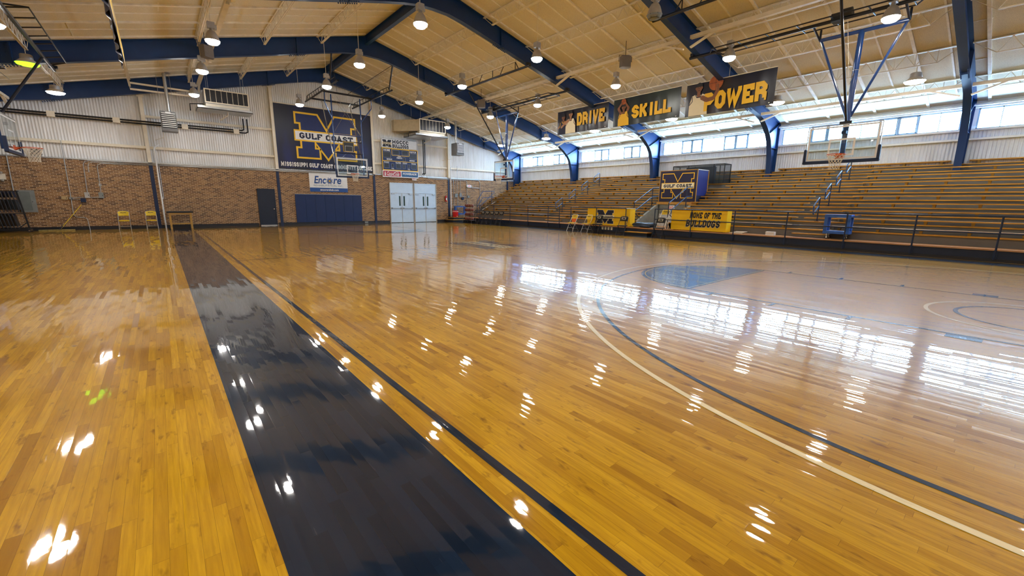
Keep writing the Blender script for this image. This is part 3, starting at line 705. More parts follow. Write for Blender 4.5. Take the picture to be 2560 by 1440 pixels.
# ------------------------------------------------------------------ lamps
LY = [(-1.0, 'behind the camera'), (3.55, 'over the near basket'), (7.67, 'over the near free throw line'), (12.3, 'over the half-way line'), (17.1, 'beyond the half-way line'), (21.1, 'over the far three point line'), (25.85, 'close to the brick end wall')]
def bell_parts(L, x, y, zb, zt, lit):
    m = MB(); m.tube([(x, y, zb + .57), (x, y, zt)], .009, M_CREAM, 6); m.build('hanging_rod', L)
    m = MB(); m.cbox((x, y, zb + .48), (.19, .17, .17), M_BULB); m.cbox((x + .11, y + .03, zb + .45), (.07, .12, .12), M_BULB); m.build('ballast', L, smooth=False)
    m = MB(); m.lathe([(.045, .40), (.05, .33), (.07, .31)], M_ALU, (x, y, zb), 14); m.build('neck', L)
    m = MB(); m.lathe([(.06, .33), (.10, .31), (.145, .23), (.175, .14), (.195, .06), (.205, .055), (.198, .05), (.17, .135), (.14, .22), (.06, .30)], M_BULB, (x, y, zb), 26); m.build('bell', L)
    m = MB(); m.lathe([(.192, .062), (.185, .01), (.14, -.035), (.07, -.06), (.001, -.066)], M_LAMP if lit else M_GREY, (x, y, zb), 26); m.build('lens', L)
    m = MB()
    for k in range(6): a = k * pi / 3; m.tube([(x + .2 * cos(a), y + .2 * sin(a), zb + .06), (x + .142 * cos(a), y + .142 * sin(a), zb - .042)], .006, M_BLACK, 4)
    m.tube([(x + .14 * cos(k * pi / 12), y + .14 * sin(k * pi / 12), zb - .044) for k in range(24)], .006, M_BLACK, 4, True); m.build('guard', L)
def wide_parts(L, x, y, zb, zt, lens):
    m = MB(); m.tube([(x, y, zb + .30), (x, y, zt)], .01, M_CREAM, 6); m.build('hanging_rod', L)
    m = MB(); m.lathe([(.001, .31), (.125, .31), (.145, .29), (.155, .15), (.001, .15)], M_BULB, (x, y, zb), 26); m.build('housing', L)
    m = MB(); m.lathe([(.155, .16), (.215, .11), (.275, .055), (.28, .042), (.272, .046), (.205, .10), (.145, .15)], M_REFL, (x, y, zb), 30); m.build('reflector', L)
    m = MB(); m.lathe([(.270, .047), (.24, .0), (.14, -.03), (.001, -.035)], lens, (x, y, zb), 30); m.build('lens', L)
for d, nm in ((1, 'right row nearest the ridge'), (3, 'right middle row'), (5, 'row above the bleachers'), (-1, 'left row nearest the ridge'), (-3, 'left middle row'), (-5, 'outer left row')):
    x = RX + (1 if d > 0 else -1) * 2.25 * abs(d); src = None; zt = roof(x) - .45; zb = {1: 6.40, 3: 6.30, 5: 5.55}[abs(d)]
    if d == 1: zb = 6.42
    if d == -3: zb = 6.18
    for y, pos in LY:
        lit = not (d == 1 and abs(y - 7.67) < .1); green = d == -5 and abs(y - 21.1) < .1
        kind = 'wide round lamp' if abs(d) == 5 else 'bell-shaped lamp'
        lab = '%s %s %s, %s' % ('unlit' if not lit else 'green glowing' if green else 'bright', kind, pos, nm)
        if src is None or not lit or green:
            L = thing('high_bay_lamp', lab, 'lamp', (x, y, zb), 0, 'high bay lamps')
            if abs(d) == 5: wide_parts(L, x, y, zb, zt, M_GLAMP if green else M_WLAMP)
            else: bell_parts(L, x, y, zb, zt, lit)
            if lit and not green: src = L
        else: dup(src, (x, y, zb), None, lab)

# ------------------------------------------------------------------ hanging banners
def cloth(mb, pl, wd, ht, mat, amp=.03, waves=5, n=40):
    vs = []; fs = []
    for i in range(n + 1):
        for j in range(9):
            u = wd * i / n; q = j / 8
            vs.append(pl(u, ht * q, amp * (1 - q * .6) * sin(waves * 2 * pi * i / n + 1.2 * q) * (.4 + .6 * sin(3.1 * i / n) ** 2)))
    for i in range(n):
        for j in range(8): a = i * 9 + j; fs.append((a, a + 9, a + 10, a + 1))
    return mb.add(vs, fs, mat)
def limb(mb, pl, pts, w0, w1, n, mat):
    N = len(pts) - 1
    for i in range(N): mb.line2(pl, [pts[i], pts[i + 1]], w0 + (w1 - w0) * (i + .5) / N, n + .0003 * i, mat)
    for i, p in enumerate(pts): mb.poly2(pl, ellipse(p[0], p[1], (w0 + (w1 - w0) * i / N) / 2, (w0 + (w1 - w0) * i / N) / 2, 12), n + .0002, mat)
def player(mb, pl, u, v, h, skin, shirt, trim_, n, ball=None, arms=()):
    """A printed half-length player: shirt, neck, head with face and hair, arms."""
    for a in arms[:1]: limb(mb, pl, [(u + x * h, v + y * h) for x, y in a], .13 * h, .08 * h, n, skin)
    mb.poly2(pl, [(u + x * h, v + y * h) for x, y in ((-.27, 0), (.29, 0), (.27, .30), (.19, .54), (.10, .58), (0, .50), (-.10, .58), (-.20, .54), (-.27, .30))], n + .002, shirt)
    mb.line2(pl, [(u + x * h, v + y * h) for x, y in ((-.10, .58), (-.05, .49), (.05, .49), (.10, .58))], .02 * h, n + .003, trim_)
    for s in (-1, 1): mb.line2(pl, [(u + s * x * h, v + y * h) for x, y in ((.19, .53), (.18, .40), (.27, .30))], .02 * h, n + .003, trim_)
    mb.poly2(pl, rect(u - .05 * h, v + .48 * h, u + .05 * h, v + .66 * h), n + .0025, skin)
    mb.poly2(pl, ellipse(u, v + .75 * h, .095 * h, .125 * h), n + .004, skin)
    mb.poly2(pl, [(u + .10 * h * cos(radians(t)), v + (.775 + .115 * sin(radians(t))) * h) for t in range(0, 181, 15)], n + .005, M_INKB)
    for s in (-1, 1): mb.poly2(pl, ellipse(u + s * .035 * h, v + .76 * h, .013 * h, .008 * h, 8), n + .006, M_INKB); mb.poly2(pl, ellipse(u + s * .098 * h, v + .74 * h, .015 * h, .03 * h, 8), n + .0035, skin)
    mb.line2(pl, [(u - .005 * h, v + .75 * h), (u + .012 * h, v + .715 * h), (u - .008 * h, v + .71 * h)], .008 * h, n + .006, M_INKB)
    mb.line2(pl, [(u - .03 * h, v + .675 * h), (u + .03 * h, v + .675 * h)], .012 * h, n + .006, M_INKB)
    if ball: mb.poly2(pl, ellipse(u + ball[0] * h, v + ball[1] * h, ball[2] * h, ball[2] * h), n + .006, M_PBALL); mb.line2(pl, [(u + (ball[0] - ball[2]) * h, v + ball[1] * h), (u + (ball[0] + ball[2]) * h, v + ball[1] * h)], .008 * h, n + .007, M_INKB); mb.line2(pl, [(u + ball[0] * h, v + (ball[1] - ball[2]) * h), (u + ball[0] * h, v + (ball[1] + ball[2]) * h)], .008 * h, n + .007, M_INKB)
    for a in arms[1:]: limb(mb, pl, [(u + x * h, v + y * h) for x, y in a], .13 * h, .075 * h, n + .008, skin)
BX = 8.68
for word, ya, yb, z0, z1, base, txt in (('DRIVE', 18.04, 14.52, 5.24, 6.45, M_BANN, (.42, .28, .94, .78)), ('SKILL', 14.21, 10.70, 5.20, 6.44, M_BANG, (.31, .22, .88, .66)), ('POWER', 10.45, 7.02, 5.15, 6.40, M_BANN, (.24, .10, .93, .62))):
    lab = {'DRIVE': 'dark hanging banner reading DRIVE with two printed players', 'SKILL': 'dark hanging banner reading SKILL with a player shooting', 'POWER': 'dark hanging banner reading POWER with a player holding a ball'}[word]
    B = thing('banner', lab, 'banner', (BX, (ya + yb) / 2, z1), 0, 'banners above the bleachers'); pl = east_pl(BX, ya, z0); wd, ht = ya - yb, z1 - z0
    m = MB(); cloth(m, pl, wd, ht, base); m.build('cloth', B)
    m = MB(); slab(m, pl, word, wd * txt[0], ht * txt[1], wd * (txt[2] - txt[0]), ht * (txt[3] - txt[1]), .05, M_GOLD, .27, .0, .03 if word == 'POWER' else 0); m.build('lettering', B, smooth=False)
    m = MB(); n = .045
    if word == 'POWER': player(m, pl, .56, 0, 1.42, M_SKIN, M_PCREAM, M_INK, n, (.48, .80, .20), [[(-.14, .5), (-.2, .3), (-.1, .12)], [(.12, .46), (.26, .38), (.44, .40), (.55, .60), (.53, .74)]])
    if word == 'SKILL': player(m, pl, .62, 0, 1.12, M_SKIN, M_GOLD, M_INK, n, (-.02, .97, .12), [[(.14, .50), (.24, .70), (.06, .92)], [(-.14, .52), (-.27, .72), (-.10, .92)]])
    if word == 'DRIVE':
        player(m, pl, .48, 0, 1.18, M_SKIN, M_INK, M_GOLD, n, None, [[(-.14, .5), (-.24, .34), (-.30, .30)], [(.14, .5), (.26, .36), (.34, .30)]])
        player(m, pl, 1.02, .0, 1.3, M_SKIN2, M_PCREAM, M_INK, n + .012, None, [[(.14, .5), (.24, .30), (.2, .12)], [(-.14, .5), (-.34, .40), (-.52, .28)]])
    m.build('printed_figure', B, smooth=False)
    m = MB(); m.tube([(BX, ya, z1 + .015), (BX, yb, z1 + .015)], .016, M_CREAM, 6)
    for q in (.08, .5, .92): y = ya - wd * q; m.tube([(BX, y, z1), (BX, y, roof(BX) - .005)], .006, M_CREAM, 4)
    m.build('hanging_bar', B)
    m = MB(); m.poly2(pl, rect(wd * .95, .04, wd * .965, .075), .04, M_PWHITE); m.build('corner_tag', B, smooth=False)
LX = -9.44
for i, (ya, yb) in enumerate(((7.0, 10.4), (10.7, 14.25), (14.5, 18.0))):
    B = thing('banner', 'dark hanging banner seen edge-on at the upper left, ' + ('first from the camera', 'second from the camera', 'farthest from the camera')[i], 'banner', (LX, (ya + yb) / 2, 6.4), 0, 'banners on the left side')
    pl = west_pl(LX, ya, 5.2); m = MB(); cloth(m, pl, yb - ya, 1.22, M_BANN, .05, 4); m.build('cloth', B)
    m = MB(); m.poly2(pl, rect(.1, .12, yb - ya - .1, .55), .07, M_GOLD); m.poly2(pl, rect(.1, .06, yb - ya - .1, .12), .07, M_PCREAM); m.build('printed_stripe', B, smooth=False)
    m = MB(); m.tube([(LX, ya, 6.435), (LX, yb, 6.435)], .016, M_CREAM, 6)
    for q in (.08, .5, .92): y = ya + (yb - ya) * q; m.tube([(LX, y, 6.42), (LX, y, roof(LX) - .005)], .006, M_CREAM, 4)
    m.build('hanging_bar', B)

# ------------------------------------------------------------------ loudspeakers
for x, y, z, rz, lab in ((5.62, 11.4, 6.95, -.6, 'grey hanging loudspeaker above the SKILL banner'), (-7.05, 20.9, 6.9, .5, 'grey hanging loudspeaker on the left roof strut'), (5.55, 21.0, 6.93, -.5, 'grey hanging loudspeaker beside the far side basket')):
    S = thing('loudspeaker', lab, 'loudspeaker', (x, y, z), rz, 'hanging loudspeakers'); W = MATRIX[S.name]; P = lambda a, b, c: W @ Vector((a, b, c))
    m = MB(); o = [(-.17, -.13), (.17, -.13), (.23, .04), (.10, .20), (-.10, .20), (-.23, .04)]
    vs = [P(a, b, -.22) for a, b in o] + [P(a, b, .18) for a, b in o]
    m.add(vs, [tuple(reversed(range(6))), tuple(range(6, 12))] + [(k, (k + 1) % 6, 6 + (k + 1) % 6, 6 + k) for k in range(6)], M_SPEAK); m.build('cabinet', S, smooth=False)
    m = MB(); m.add([P(-.155, -.134, -.20), P(.155, -.134, -.20), P(.155, -.134, .16), P(-.155, -.134, .16)], [(0, 1, 2, 3)], M_SPEAK); m.build('grille', S, smooth=False)
    m = MB(); m.tube([P(-.25, .05, 0), P(-.25, .05, .24), P(.25, .05, .24), P(.25, .05, 0)], .012, M_BLACK, 6); m.tube([P(0, .05, .24), Vector((P(0, .05, 0).x, P(0, .05, 0).y, roof(x) - .05))], .012, M_BLACK, 6); m.build('yoke', S)
# two thin cream bars bridging from the outer joist to the strut near the end wall
for k, (za, zb) in enumerate(((6.72, 6.62), (6.45, 6.40))):
    m = MB(); m.bar((-9.5, 27.75, za), (-7.0, 27.95, zb + .12), .10, .07, M_CREAM); m.tube([(-9.5, 27.75, za), (-9.5, 27.75, roof(-9.5) - .02)], .012, M_CREAM, 6)
    tag(m.build('cross_bar', smooth=False), 'cream cross bar near the end wall at the upper left, ' + ('upper', 'lower')[k] + ' of two', 'roof bar', 'cross bars')
# ------------------------------------------------------------------ bleachers
PY0, PY1 = 11.35, 13.15                 # exit opening below the booth
AIS = [(4.97, 6.25), (18.42, 19.75)]
END = 28.55
ST = thing('bleacher_stand', 'fixed grey stepped bleacher stand with wooden treads along the right wall', 'bleachers', (FX, 12.2, 0))
def steps(mb, y0, y1, x0, k0):
    prof = [(x0, 0), (x0, NZ(k0) if x0 > FX + .1 else .31)]
    if x0 <= FX + .1: prof += [(NX(1), .31)]
    for k in range(k0, 11):
        if k > k0 or x0 <= FX + .1: prof += [(NX(k), prof[-1][1])]
        prof += [(NX(k) if prof[-1][0] < NX(k) + .001 else prof[-1][0], NZ(k) - .02)]
    prof += [(XR - .03, NZ(10) - .02), (XR - .03, 0)]
    N = len(prof); vs = [(x, y0, z) for x, z in prof] + [(x, y1, z) for x, z in prof]
    mb.add(vs, [tuple(range(N)), tuple(range(2 * N - 1, N - 1, -1))] + [(i, N + i, N + (i + 1) % N, (i + 1) % N) for i in range(N)], M_RISER)
m = MB(); steps(m, YN + .05, PY0, FX + .02, 1); m.build('stepped_base', ST, smooth=False)
m = MB(); steps(m, PY1, END, FX + .02, 1); m.build('stepped_base', ST, smooth=False)
m = MB(); steps(m, PY0, PY1, 11.62, 5); m.build('stepped_base', ST, smooth=False)
for a, b in ((YN + .05, PY0), (PY1, END)):
    m = MB(); m.box((FX - .03, a, .315), (NX(1) - .01, b, .36), M_PLAT); m.build('platform_board', ST, smooth=False)
    m = MB(); m.box((FX, a, 0), (FX + .018, b, .31), M_FASCIA); m.box((FX - .02, a, 0), (FX, b, .09), M_BLACK); m.build('fascia', ST, smooth=False)
m = MB(); m.box((FX - .03, PY0, .315), (11.6, PY1, .36), M_PLAT); m.build('platform_board', ST, smooth=False)
m = MB(); m.box((FX, PY0, 0), (FX + .018, PY1, .31), M_FASCIA); m.build('fascia', ST, smooth=False)
for k in range(1, 11):
    segs = [(YN + .1, PY0), (PY1, END - (1.2 if k < 3 else 0))] if k < 5 else [(YN + .1, END)]
    for a, b in segs:
        m = MB(); m.box((NX(k) - .03, a, NZ(k) - .018), (NX(k) + .26, b, NZ(k) + .022), M_BENCH); m.build('tread_board', ST, smooth=False)
for a, b in AIS:
    for k in range(0, 10):
        x0 = NX(k) + .2912; zt = NZ(k) + .145
        if k == 0: x0, zt = NX(1) - .28, .50
        m = MB(); m.box((x0, a, zt - .125), (NX(k + 1), b - .19, zt - .03), M_RISER); m.box((x0 - .02, a, zt - .03), (NX(k + 1) - .005, b - .19, zt + .005), M_BENCH); m.build('aisle_step', ST, smooth=False)
# benches
def bench(k, a, b, lab):
    x = NX(k) + .03; z = NZ(k) + .15
    if k == 10: x += .02
    B = thing('bleacher_bench', lab, 'bench', (x, (a + b) / 2, NZ(k)), 0, 'wooden bleacher benches')
    m = MB(); m.box((x, a, z - .02), (x + .235, b, z + .02), M_BENCH); m.build('seat_board', B, smooth=False)
    m = MB(); n = max(2, int(round((b - a) / 1.165)) + 1)
    for i in range(n):
        y = a + .25 + (b - a - .5) * i / (n - 1)
        mm = MB(); mm.add([(x + .02, y - .045, z - .02), (x + .02, y + .045, z - .02), (x + .19, y + .045, z - .02), (x + .19, y - .045, z - .02),
                           (x + .035, y - .032, NZ(k) + .022), (x + .035, y + .032, NZ(k) + .022), (x + .15, y + .032, NZ(k) + .022), (x + .15, y - .032, NZ(k) + .022)],
                          [(0, 1, 2, 3), (7, 6, 5, 4), (0, 4, 5, 1), (1, 5, 6, 2), (2, 6, 7, 3), (3, 7, 4, 0)], M_BRKT)
        mm.build('bracket', B, smooth=False)
SEC = ['right of the near aisle', 'between near aisle and booth', 'between booth and far aisle', 'between far aisle and end wall']
for k in range(1, 11):
    top = 'topmost row' if k == 10 else '%s row up' % ORD[k]
    segs = []
    if k < 10: segs = [(0, YN + .2, 4.95)] + ([(1, 6.25, PY0 - .05 if k < 5 else 11.09), (2, PY1 + .15, 18.4)] if k < 7 else [(1, 6.25, 10.45), (2, 13.3, 18.4)]) + [(3, 19.77, END - (1.25 if k < 3 else .02))]
    if k == 10:
        for i, (a, b) in enumerate(zip(FRAMES[:-1], FRAMES[1:])):
            bench(k, a + .25, b - .25, 'topmost wooden bench against the right wall, ' + ('nearest the near end', 'above the near aisle', 'behind the booth', 'above the far aisle', 'in the far corner')[i])
    for s, a, b in segs: bench(k, a, b, 'wooden bleacher bench on brackets, %s, %s' % (top, SEC[s]))
# aisle handrails
for q, yr in ((0, 5.58), (1, 19.08)):
    for n, k in enumerate((2, 4, 6, 8)):
        x, z = NX(k) + .12, NZ(k) + .022
        H = thing('aisle_handrail', 'blue looped aisle handrail, %s up the %s aisle' % (ORD[n + 1], ('near', 'far')[q]), 'handrail', (x, yr, z), 0, 'aisle handrails')
        m = MB(); m.tube([(x, yr, z), (x, yr, z + .84)], .021, M_RAIL, 10); m.build('post', H)
        m = MB(); m.cbox((x, yr, z + .01), (.12, .14, .02), M_RAIL); m.tube([(x, yr, z + .02), (x, yr, z + .07)], .033, M_RAIL, 10); m.build('base_plate', H, smooth=False)
        m = MB(); m.tube([(x, yr, z + .82), (x - .03, yr, z + .875), (x - .08, yr, z + .88), (x - .56, yr, z + .60), (x - .60, yr, z + .55), (x - .575, yr, z + .30), (x - .54, yr, z + .27), (x - .02, yr, z + .56)], .021, M_HAND, 10); m.build('loop', H)
# front guard rails
RXF = FX - .035
for n, (lab, a, b, posts, extra) in enumerate((('long navy guardrail in front of the near bleachers and the BULLDOGS table', -3.9, 11.72, [-3.9, -2.7, -.92, .86, 2.62, 4.36, 6.16, 8.06, 9.9, 11.72], 1),
                                              ('short navy guardrail in front of the yellow table with the M emblem', 13.36, 17.1, [13.36, 15.25, 17.1], 0), ('navy guardrail behind the row of five black chairs', 18.0, 26.9, [18.0, 18.95, 20.8, 22.6, 24.4, 26.1], 2))):
    G = thing('guardrail', lab, 'railing', (RXF, a, 0), 0, 'front guardrails')
    for nm, z in (('top_rail', 1.28), ('mid_rail', .80)): m = MB(); m.tube([(RXF, a, z), (RXF, b if extra != 2 else 26.9, z)], .022, M_RAIL, 10); m.build(nm, G)
    for y in posts: m = MB(); m.tube([(RXF, y, .06), (RXF, y, 1.28)], .022, M_RAIL, 10); m.cbox((RXF + .012, y, .20), (.02, .09, .24), M_RAIL); m.build('post', G)
# rails beside the exit opening
for y, lab in ((PY1 + .05, 'sloping blue guardrail on the left side of the exit opening'), (PY0 - .05, 'sloping blue guardrail on the right side of the exit opening')):
    G = thing('stair_guardrail', lab, 'railing', (9.45, y, .36), 0, 'exit opening guardrails')
    for nm, z0 in (('top_rail', 1.57), ('mid_rail', 1.12)): m = MB(); m.tube([(9.45, y, z0), (11.05, y, z0 + .77), (11.75, y, z0 + .80)], .022, M_HAND, 10); m.build(nm, G)
    for x, zb, zt in ((9.45, .36, 1.57), (11.0, NZ(3) + .2, 2.33), (11.75, NZ(4) + .1, 2.37)): m = MB(); m.tube([(x, y, zb), (x, y, zt)], .022, M_RAIL, 10); m.build('post', G)
    m = MB(); m.tube([(9.47, y, 1.10), (10.3, y, .60)], .018, M_RAIL, 8); m.build('brace', G)
    m = MB(); yy = y + (.0 if y > 12 else 0)
    m.add([(9.66, yy - .06, .36), (9.66, yy - .06, .62), (11.6, yy - .06, 1.55), (11.6, yy - .06, .36), (9.66, yy + .06, .36), (9.66, yy + .06, .62), (11.6, yy + .06, 1.55), (11.6, yy + .06, .36)],
          [(0, 1, 2, 3), (7, 6, 5, 4), (0, 4, 5, 1), (1, 5, 6, 2), (2, 6, 7, 3), (3, 7, 4, 0)], M_GREY); m.build('stringer', G, smooth=False)
G = thing('stair_guardrail', 'blue guardrail with two sloping rails at the far left end of the bleachers', 'railing', (9.7, 27.45, .36), 0, 'end guardrails')
y = 27.45
for z0 in (1.57, 1.12): m = MB(); m.tube([(9.7, y, z0), (10.25, y, z0 + .75 - (.0 if z0 > 1.3 else .02)), (11.35, y, z0 + .78)], .022, M_HAND, 10); m.build('rail', G)
for x, zb, zt in ((9.7, .36, 1.57), (11.1, NZ(3) + .1, 2.35)): m = MB(); m.tube([(x, y, zb), (x, y, zt)], .024, M_RAIL, 10); m.build('post', G)
m = MB(); m.tube([(9.85, y - .05, 1.12), (11.35, y - .05, 2.28)], .02, M_HAND, 8); m.tube([(10.15, y - .05, .92), (11.4, y - .05, 1.53)], .02, M_CONDUIT, 8); m.tube([(9.84, y, 1.14), (10.13, y, .92)], .02, M_RAIL, 8); m.build('sloping_rail', G)
# the exit opening under the booth
EXW = thing('exit_wall', 'grey wall with white block base at the back of the exit opening', 'wall', (11.6, 12.25, .36))
m = MB(); m.box((11.56, PY0 + .06, 1.02), (11.61, PY1 - .06, 1.50), M_GREY); m.build('header', EXW, smooth=False)
t = NT('white_block'); X, Y, Z = t.sep(t.pos()); b = t.new('ShaderNodeTexBrick'); t.link(t.comb(Y, Z, 0), b.inputs['Vector']); b.inputs['Scale'].default_value = 1; b.inputs['Brick Width'].default_value = .4; b.inputs['Row Height'].default_value = .2; b.inputs['Mortar Size'].default_value = .006
b.inputs['Color1'].default_value = (.66, .70, .72, 1); b.inputs['Color2'].default_value = (.72, .75, .76, 1); b.inputs['Mortar'].default_value = (.42, .45, .47, 1); t.link(b.outputs['Color'], t.b.inputs['Base Color']); M_BLOCK = t.m
m = MB(); m.box((11.585, PY0 + .06, .36), (11.605, PY1 - .06, 1.02), M_BLOCK); m.build('block_wall', EXW, smooth=False)
def exit_sign(pl, lab, loc, arrows=False):
    S = thing('exit_sign', lab, 'exit sign', loc, 0, 'exit signs'); m = MB(); m.prism2(pl, rect(0, 0, .34, .21), .0, .05, M_WHITE); m.build('case', S, smooth=False)
    m = MB(); text(m, pl, 'EXIT', .05, .045, .24, .12, .054, M_SIGNRED, .02); m.build('lettering', S, smooth=False); return S
exit_sign(east_pl(11.55, 12.53, 1.24), 'white exit sign with red letters under the booth', (11.53, 12.36, 1.24))
E1 = exit_sign(wall_pl(9.80, 2.62, YF - .06), 'white exit sign on the brick wall right of the double doors', (9.97, YF - .06, 2.62))
for x in (9.75, 10.2): m = MB(); m.lathe([(.001, -.10), (.05, -.09), (.055, -.03), (.03, 0)], M_ALU, (x, YF - .03, 2.72), 12, 'y'); m.build('emergency_lamp_head', E1)
exit_sign(wall_pl(5.08, 2.98, YF - .06), 'exit sign half hidden below the scoreboard', (5.2, YF - .06, 2.98))

# ------------------------------------------------------------------ booth
BF = 11.56
BO = thing('press_booth', 'navy booth on the bleachers with the big M emblem above the exit', 'booth', (12.1, 12.14, 1.5))
m = MB(); m.box((BF, 11.13, 1.63), (12.66, 13.16, 3.20), M_INK); m.build('body', BO, smooth=False)
m = MB(); m.box((BF - .05, 11.02, 1.50), (BF + .10, 13.24, 1.63), M_WOODL); m.build('base_beam', BO, smooth=False)
m = MB()
for y in (11.12, 13.15): m.box((BF - .012, y - .015, 1.63), (BF + .02, y + .015, 3.22), M_WOODL)
m.box((BF - .012, 11.12, 3.19), (BF + .02, 13.16, 3.22), M_WOODL); m.box((12.64, 11.10, 1.9), (12.68, 11.14, 3.22), M_WOODL); m.box((BF, 11.105, 3.19), (12.66, 11.13, 3.22), M_PWHITE); m.build('edge_trim', BO, smooth=False)
pl = east_pl(BF - .006, 13.13, 1.66); m = MB(); m.poly2(pl, rect(0, 0, 1.98, 1.53), 0, M_BOOTH); fr = m.build('front_banner', BO, smooth=False)
m = MB(); emblem(m, pl, .14, .17, 1.70, 1.22, M_BOOTH, M_GOLD, M_PCREAM, M_INK, .004, .032); m.build('emblem', fr, smooth=False)
sp = Pl((BF + .02, 11.124, 1.95), (1, 0, 0), (0, 0, 1)); m = MB(); m.poly2(sp, rect(0, 0, 1.05, 1.23), .002, pm('royal_side_print', (.012, .022, .16), .45)); m.build('side_banner', BO, smooth=False)
# mesh cage behind the booth
CG = thing('mesh_cage', 'dark mesh cage on the top rows behind the booth', 'cage', (14.0, 11.9, NZ(8)))
cx0, cx1, ca, cb, cz0, cz1 = 13.55, 14.25, 10.75, 13.6, NZ(8) + .03, 3.58
m = MB()
for x in (cx0, cx1):
    for y in (ca, 11.3, 12.7, cb): m.box((x - .018, y - .018, cz0), (x + .018, y + .018, cz1), M_BLACK)
    m.box((x - .02, ca, cz1 - .02), (x + .02, cb, cz1 + .02), M_BLACK)
for y in (ca, cb): m.box((cx0, y - .02, cz1 - .02), (cx1, y + .02, cz1 + .02), M_BLACK)
m.build('frame', CG, smooth=False)
M_MESH = grille('cage_mesh', (.02, .03, .035), .42)
m = MB(); m.add([(cx0, ca, cz0), (cx0, cb, cz0), (cx0, cb, cz1), (cx0, ca, cz1)], [(3, 2, 1, 0)], M_MESH); m.add([(cx0, ca, cz0), (cx1, ca, cz0), (cx1, ca, cz1), (cx0, ca, cz1)], [(0, 1, 2, 3)], M_MESH); m.build('mesh_panel', CG, smooth=False)
m = MB(); m.box((cx0 + .15, 11.45, cz0), (cx1 - .1, 12.9, cz1 - .08), M_PILA); m.box((cx0 + .13, 11.3, cz0), (cx0 + .16, 11.42, cz1 - .05), M_PAD); m.build('equipment_cabinet', CG, smooth=False)

# ------------------------------------------------------------------ scorer tables, chairs and other things on the platform
def scorer(name, y0, y1, lab, fn):
    S = thing('scorer_table', lab, 'table', (9.32, (y0 + y1) / 2, .36), 0, 'yellow scorer tables'); x0, x1 = 9.10, 9.52
    m = MB(); m.box((x0, y0, .38), (x1, y1, 1.27), M_YCLOTH); m.build('vinyl_cover', S, smooth=False)
    m = MB(); m.box((x0 - .01, y0 - .01, 1.255), (x1 + .01, y1 + .01, 1.285), M_PCREAM); m.build('tabletop', S, smooth=False)
    for y in (y0 + .1, y1 - .1): m = MB(); m.box((x0 + .06, y - .02, .36), (x1 - .06, y + .02, .39), M_BLACK); m.build('foot', S, smooth=False)
    fn(S, east_pl(x0 - .004, y1, .38), y1 - y0); return S
def t1(S, pl, wd):
    m = MB(); emblem(m, pl, .66, .08, 1.10, .72, M_INK, M_PCREAM, M_PCREAM, M_INKB, .003, .03); m.build('emblem', S, smooth=False)
def t2(S, pl, wd):
    m = MB(); slab(m, pl, 'HOME OF THE', .88, .54, 1.36, .25, .003, M_INKB, .25, .10); m.build('lettering', S, smooth=False)
    m = MB(); slab(m, pl, 'BULLDOGS', .72, .16, 1.50, .30, .003, M_PCREAM, .34, .12); slab(m, pl, 'BULLDOGS', .72, .16, 1.50, .30, .008, M_INKB, .25, .12); m.build('lettering', S, smooth=False)
scorer('a', 13.16, 15.92, 'yellow vinyl scorer table with the navy M emblem', t1)
scorer('b', 8.40, 10.90, 'yellow vinyl scorer table reading HOME OF THE BULLDOGS', t2)
def folding_chair(lab, loc, rz, frame, seat, back_style, group):
    C = thing('folding_chair', lab, 'chair', loc, rz, group); W = MATRIX[C.name]; P = lambda a, b, c: W @ Vector((a, b, c))
    for s in (-1, 1):
        m = MB(); m.tube([P(.26, s * .215, 0), P(.05, s * .21, .42), P(-.17, s * .20, .80), P(-.19, s * .185, .86)], .0125, frame, 8); m.build('front_leg', C)
        m = MB(); m.tube([P(-.26, s * .19, 0), P(.10, s * .19, .43)], .0115, frame, 8); m.build('rear_leg', C)
    m = MB(); m.tube([P(-.19, -.185, .86), P(-.20, -.15, .89), P(-.20, .15, .89), P(-.19, .185, .86)], .0125, frame, 8); m.build('top_bar', C)
    for a, z, q in ((.18, .17, .21), (-.185, .12, .19)): m = MB(); m.tube([P(a, -q, z), P(a, q, z)], .009, frame, 6); m.build('crossbar', C)
    m = MB(); o = [(.23, -.15), (.21, -.20), (-.17, -.19), (-.19, -.15), (-.19, .15), (-.17, .19), (.21, .20), (.23, .15)]
    vs = [P(a, b, .415) for a, b in o] + [P(a, b, .455) for a, b in o]; m.add(vs, [tuple(reversed(range(8))), tuple(range(8, 16))] + [(k, (k + 1) % 8, 8 + (k + 1) % 8, 8 + k) for k in range(8)], seat); m.build('seat', C, smooth=False)
    m = MB(); vs = []; n = 8
    for i in range(n + 1):
        y = -.205 + .41 * i / n; cv = .03 * (1 - (2 * i / n - 1) ** 2); e = abs(2 * i / n - 1); top = .885 - .05 * e ** 3
        for (x, z) in ((-.115, .66), (-.175, top)):
            for dx in (.012, -.012): vs.append(P(x - cv + dx, y, z))
    fs = []
    for i in range(n): a = 4 * i; b = a + 4; fs += [(a, b, b + 2, a + 2), (a + 1, a + 3, b + 3, b + 1), (a + 2, b + 2, b + 3, a + 3), (a, a + 1, b + 1, b)]
    fs += [(0, 2, 3, 1), (4 * n, 4 * n + 1, 4 * n + 3, 4 * n + 2)]; m.add(vs, fs, seat); bk = m.build('backrest', C)
    u = P(0, 1, 0) - P(0, 0, 0); v = (P(-.06, 0, .21) - P(0, 0, 0)).normalized()
    pl = Pl(P(-.128, -.2, .675) + (P(.045, 0, .012) - P(0, 0, 0)), u, v); m = MB()
    if back_style == 'word': slab(m, pl, 'BULLDOGS', .10, .105, .20, .045, .004, M_INKB, .26)
    else: m.poly2(pl, rect(.095, .055, .305, .17), .003, M_PCREAM); m.poly2(pl, [(.115 + .17 * a, .065 + .095 * b) for a, b in BLOCK_M], .005, M_INKB)
    m.build('printed_mark', bk, smooth=False); return C
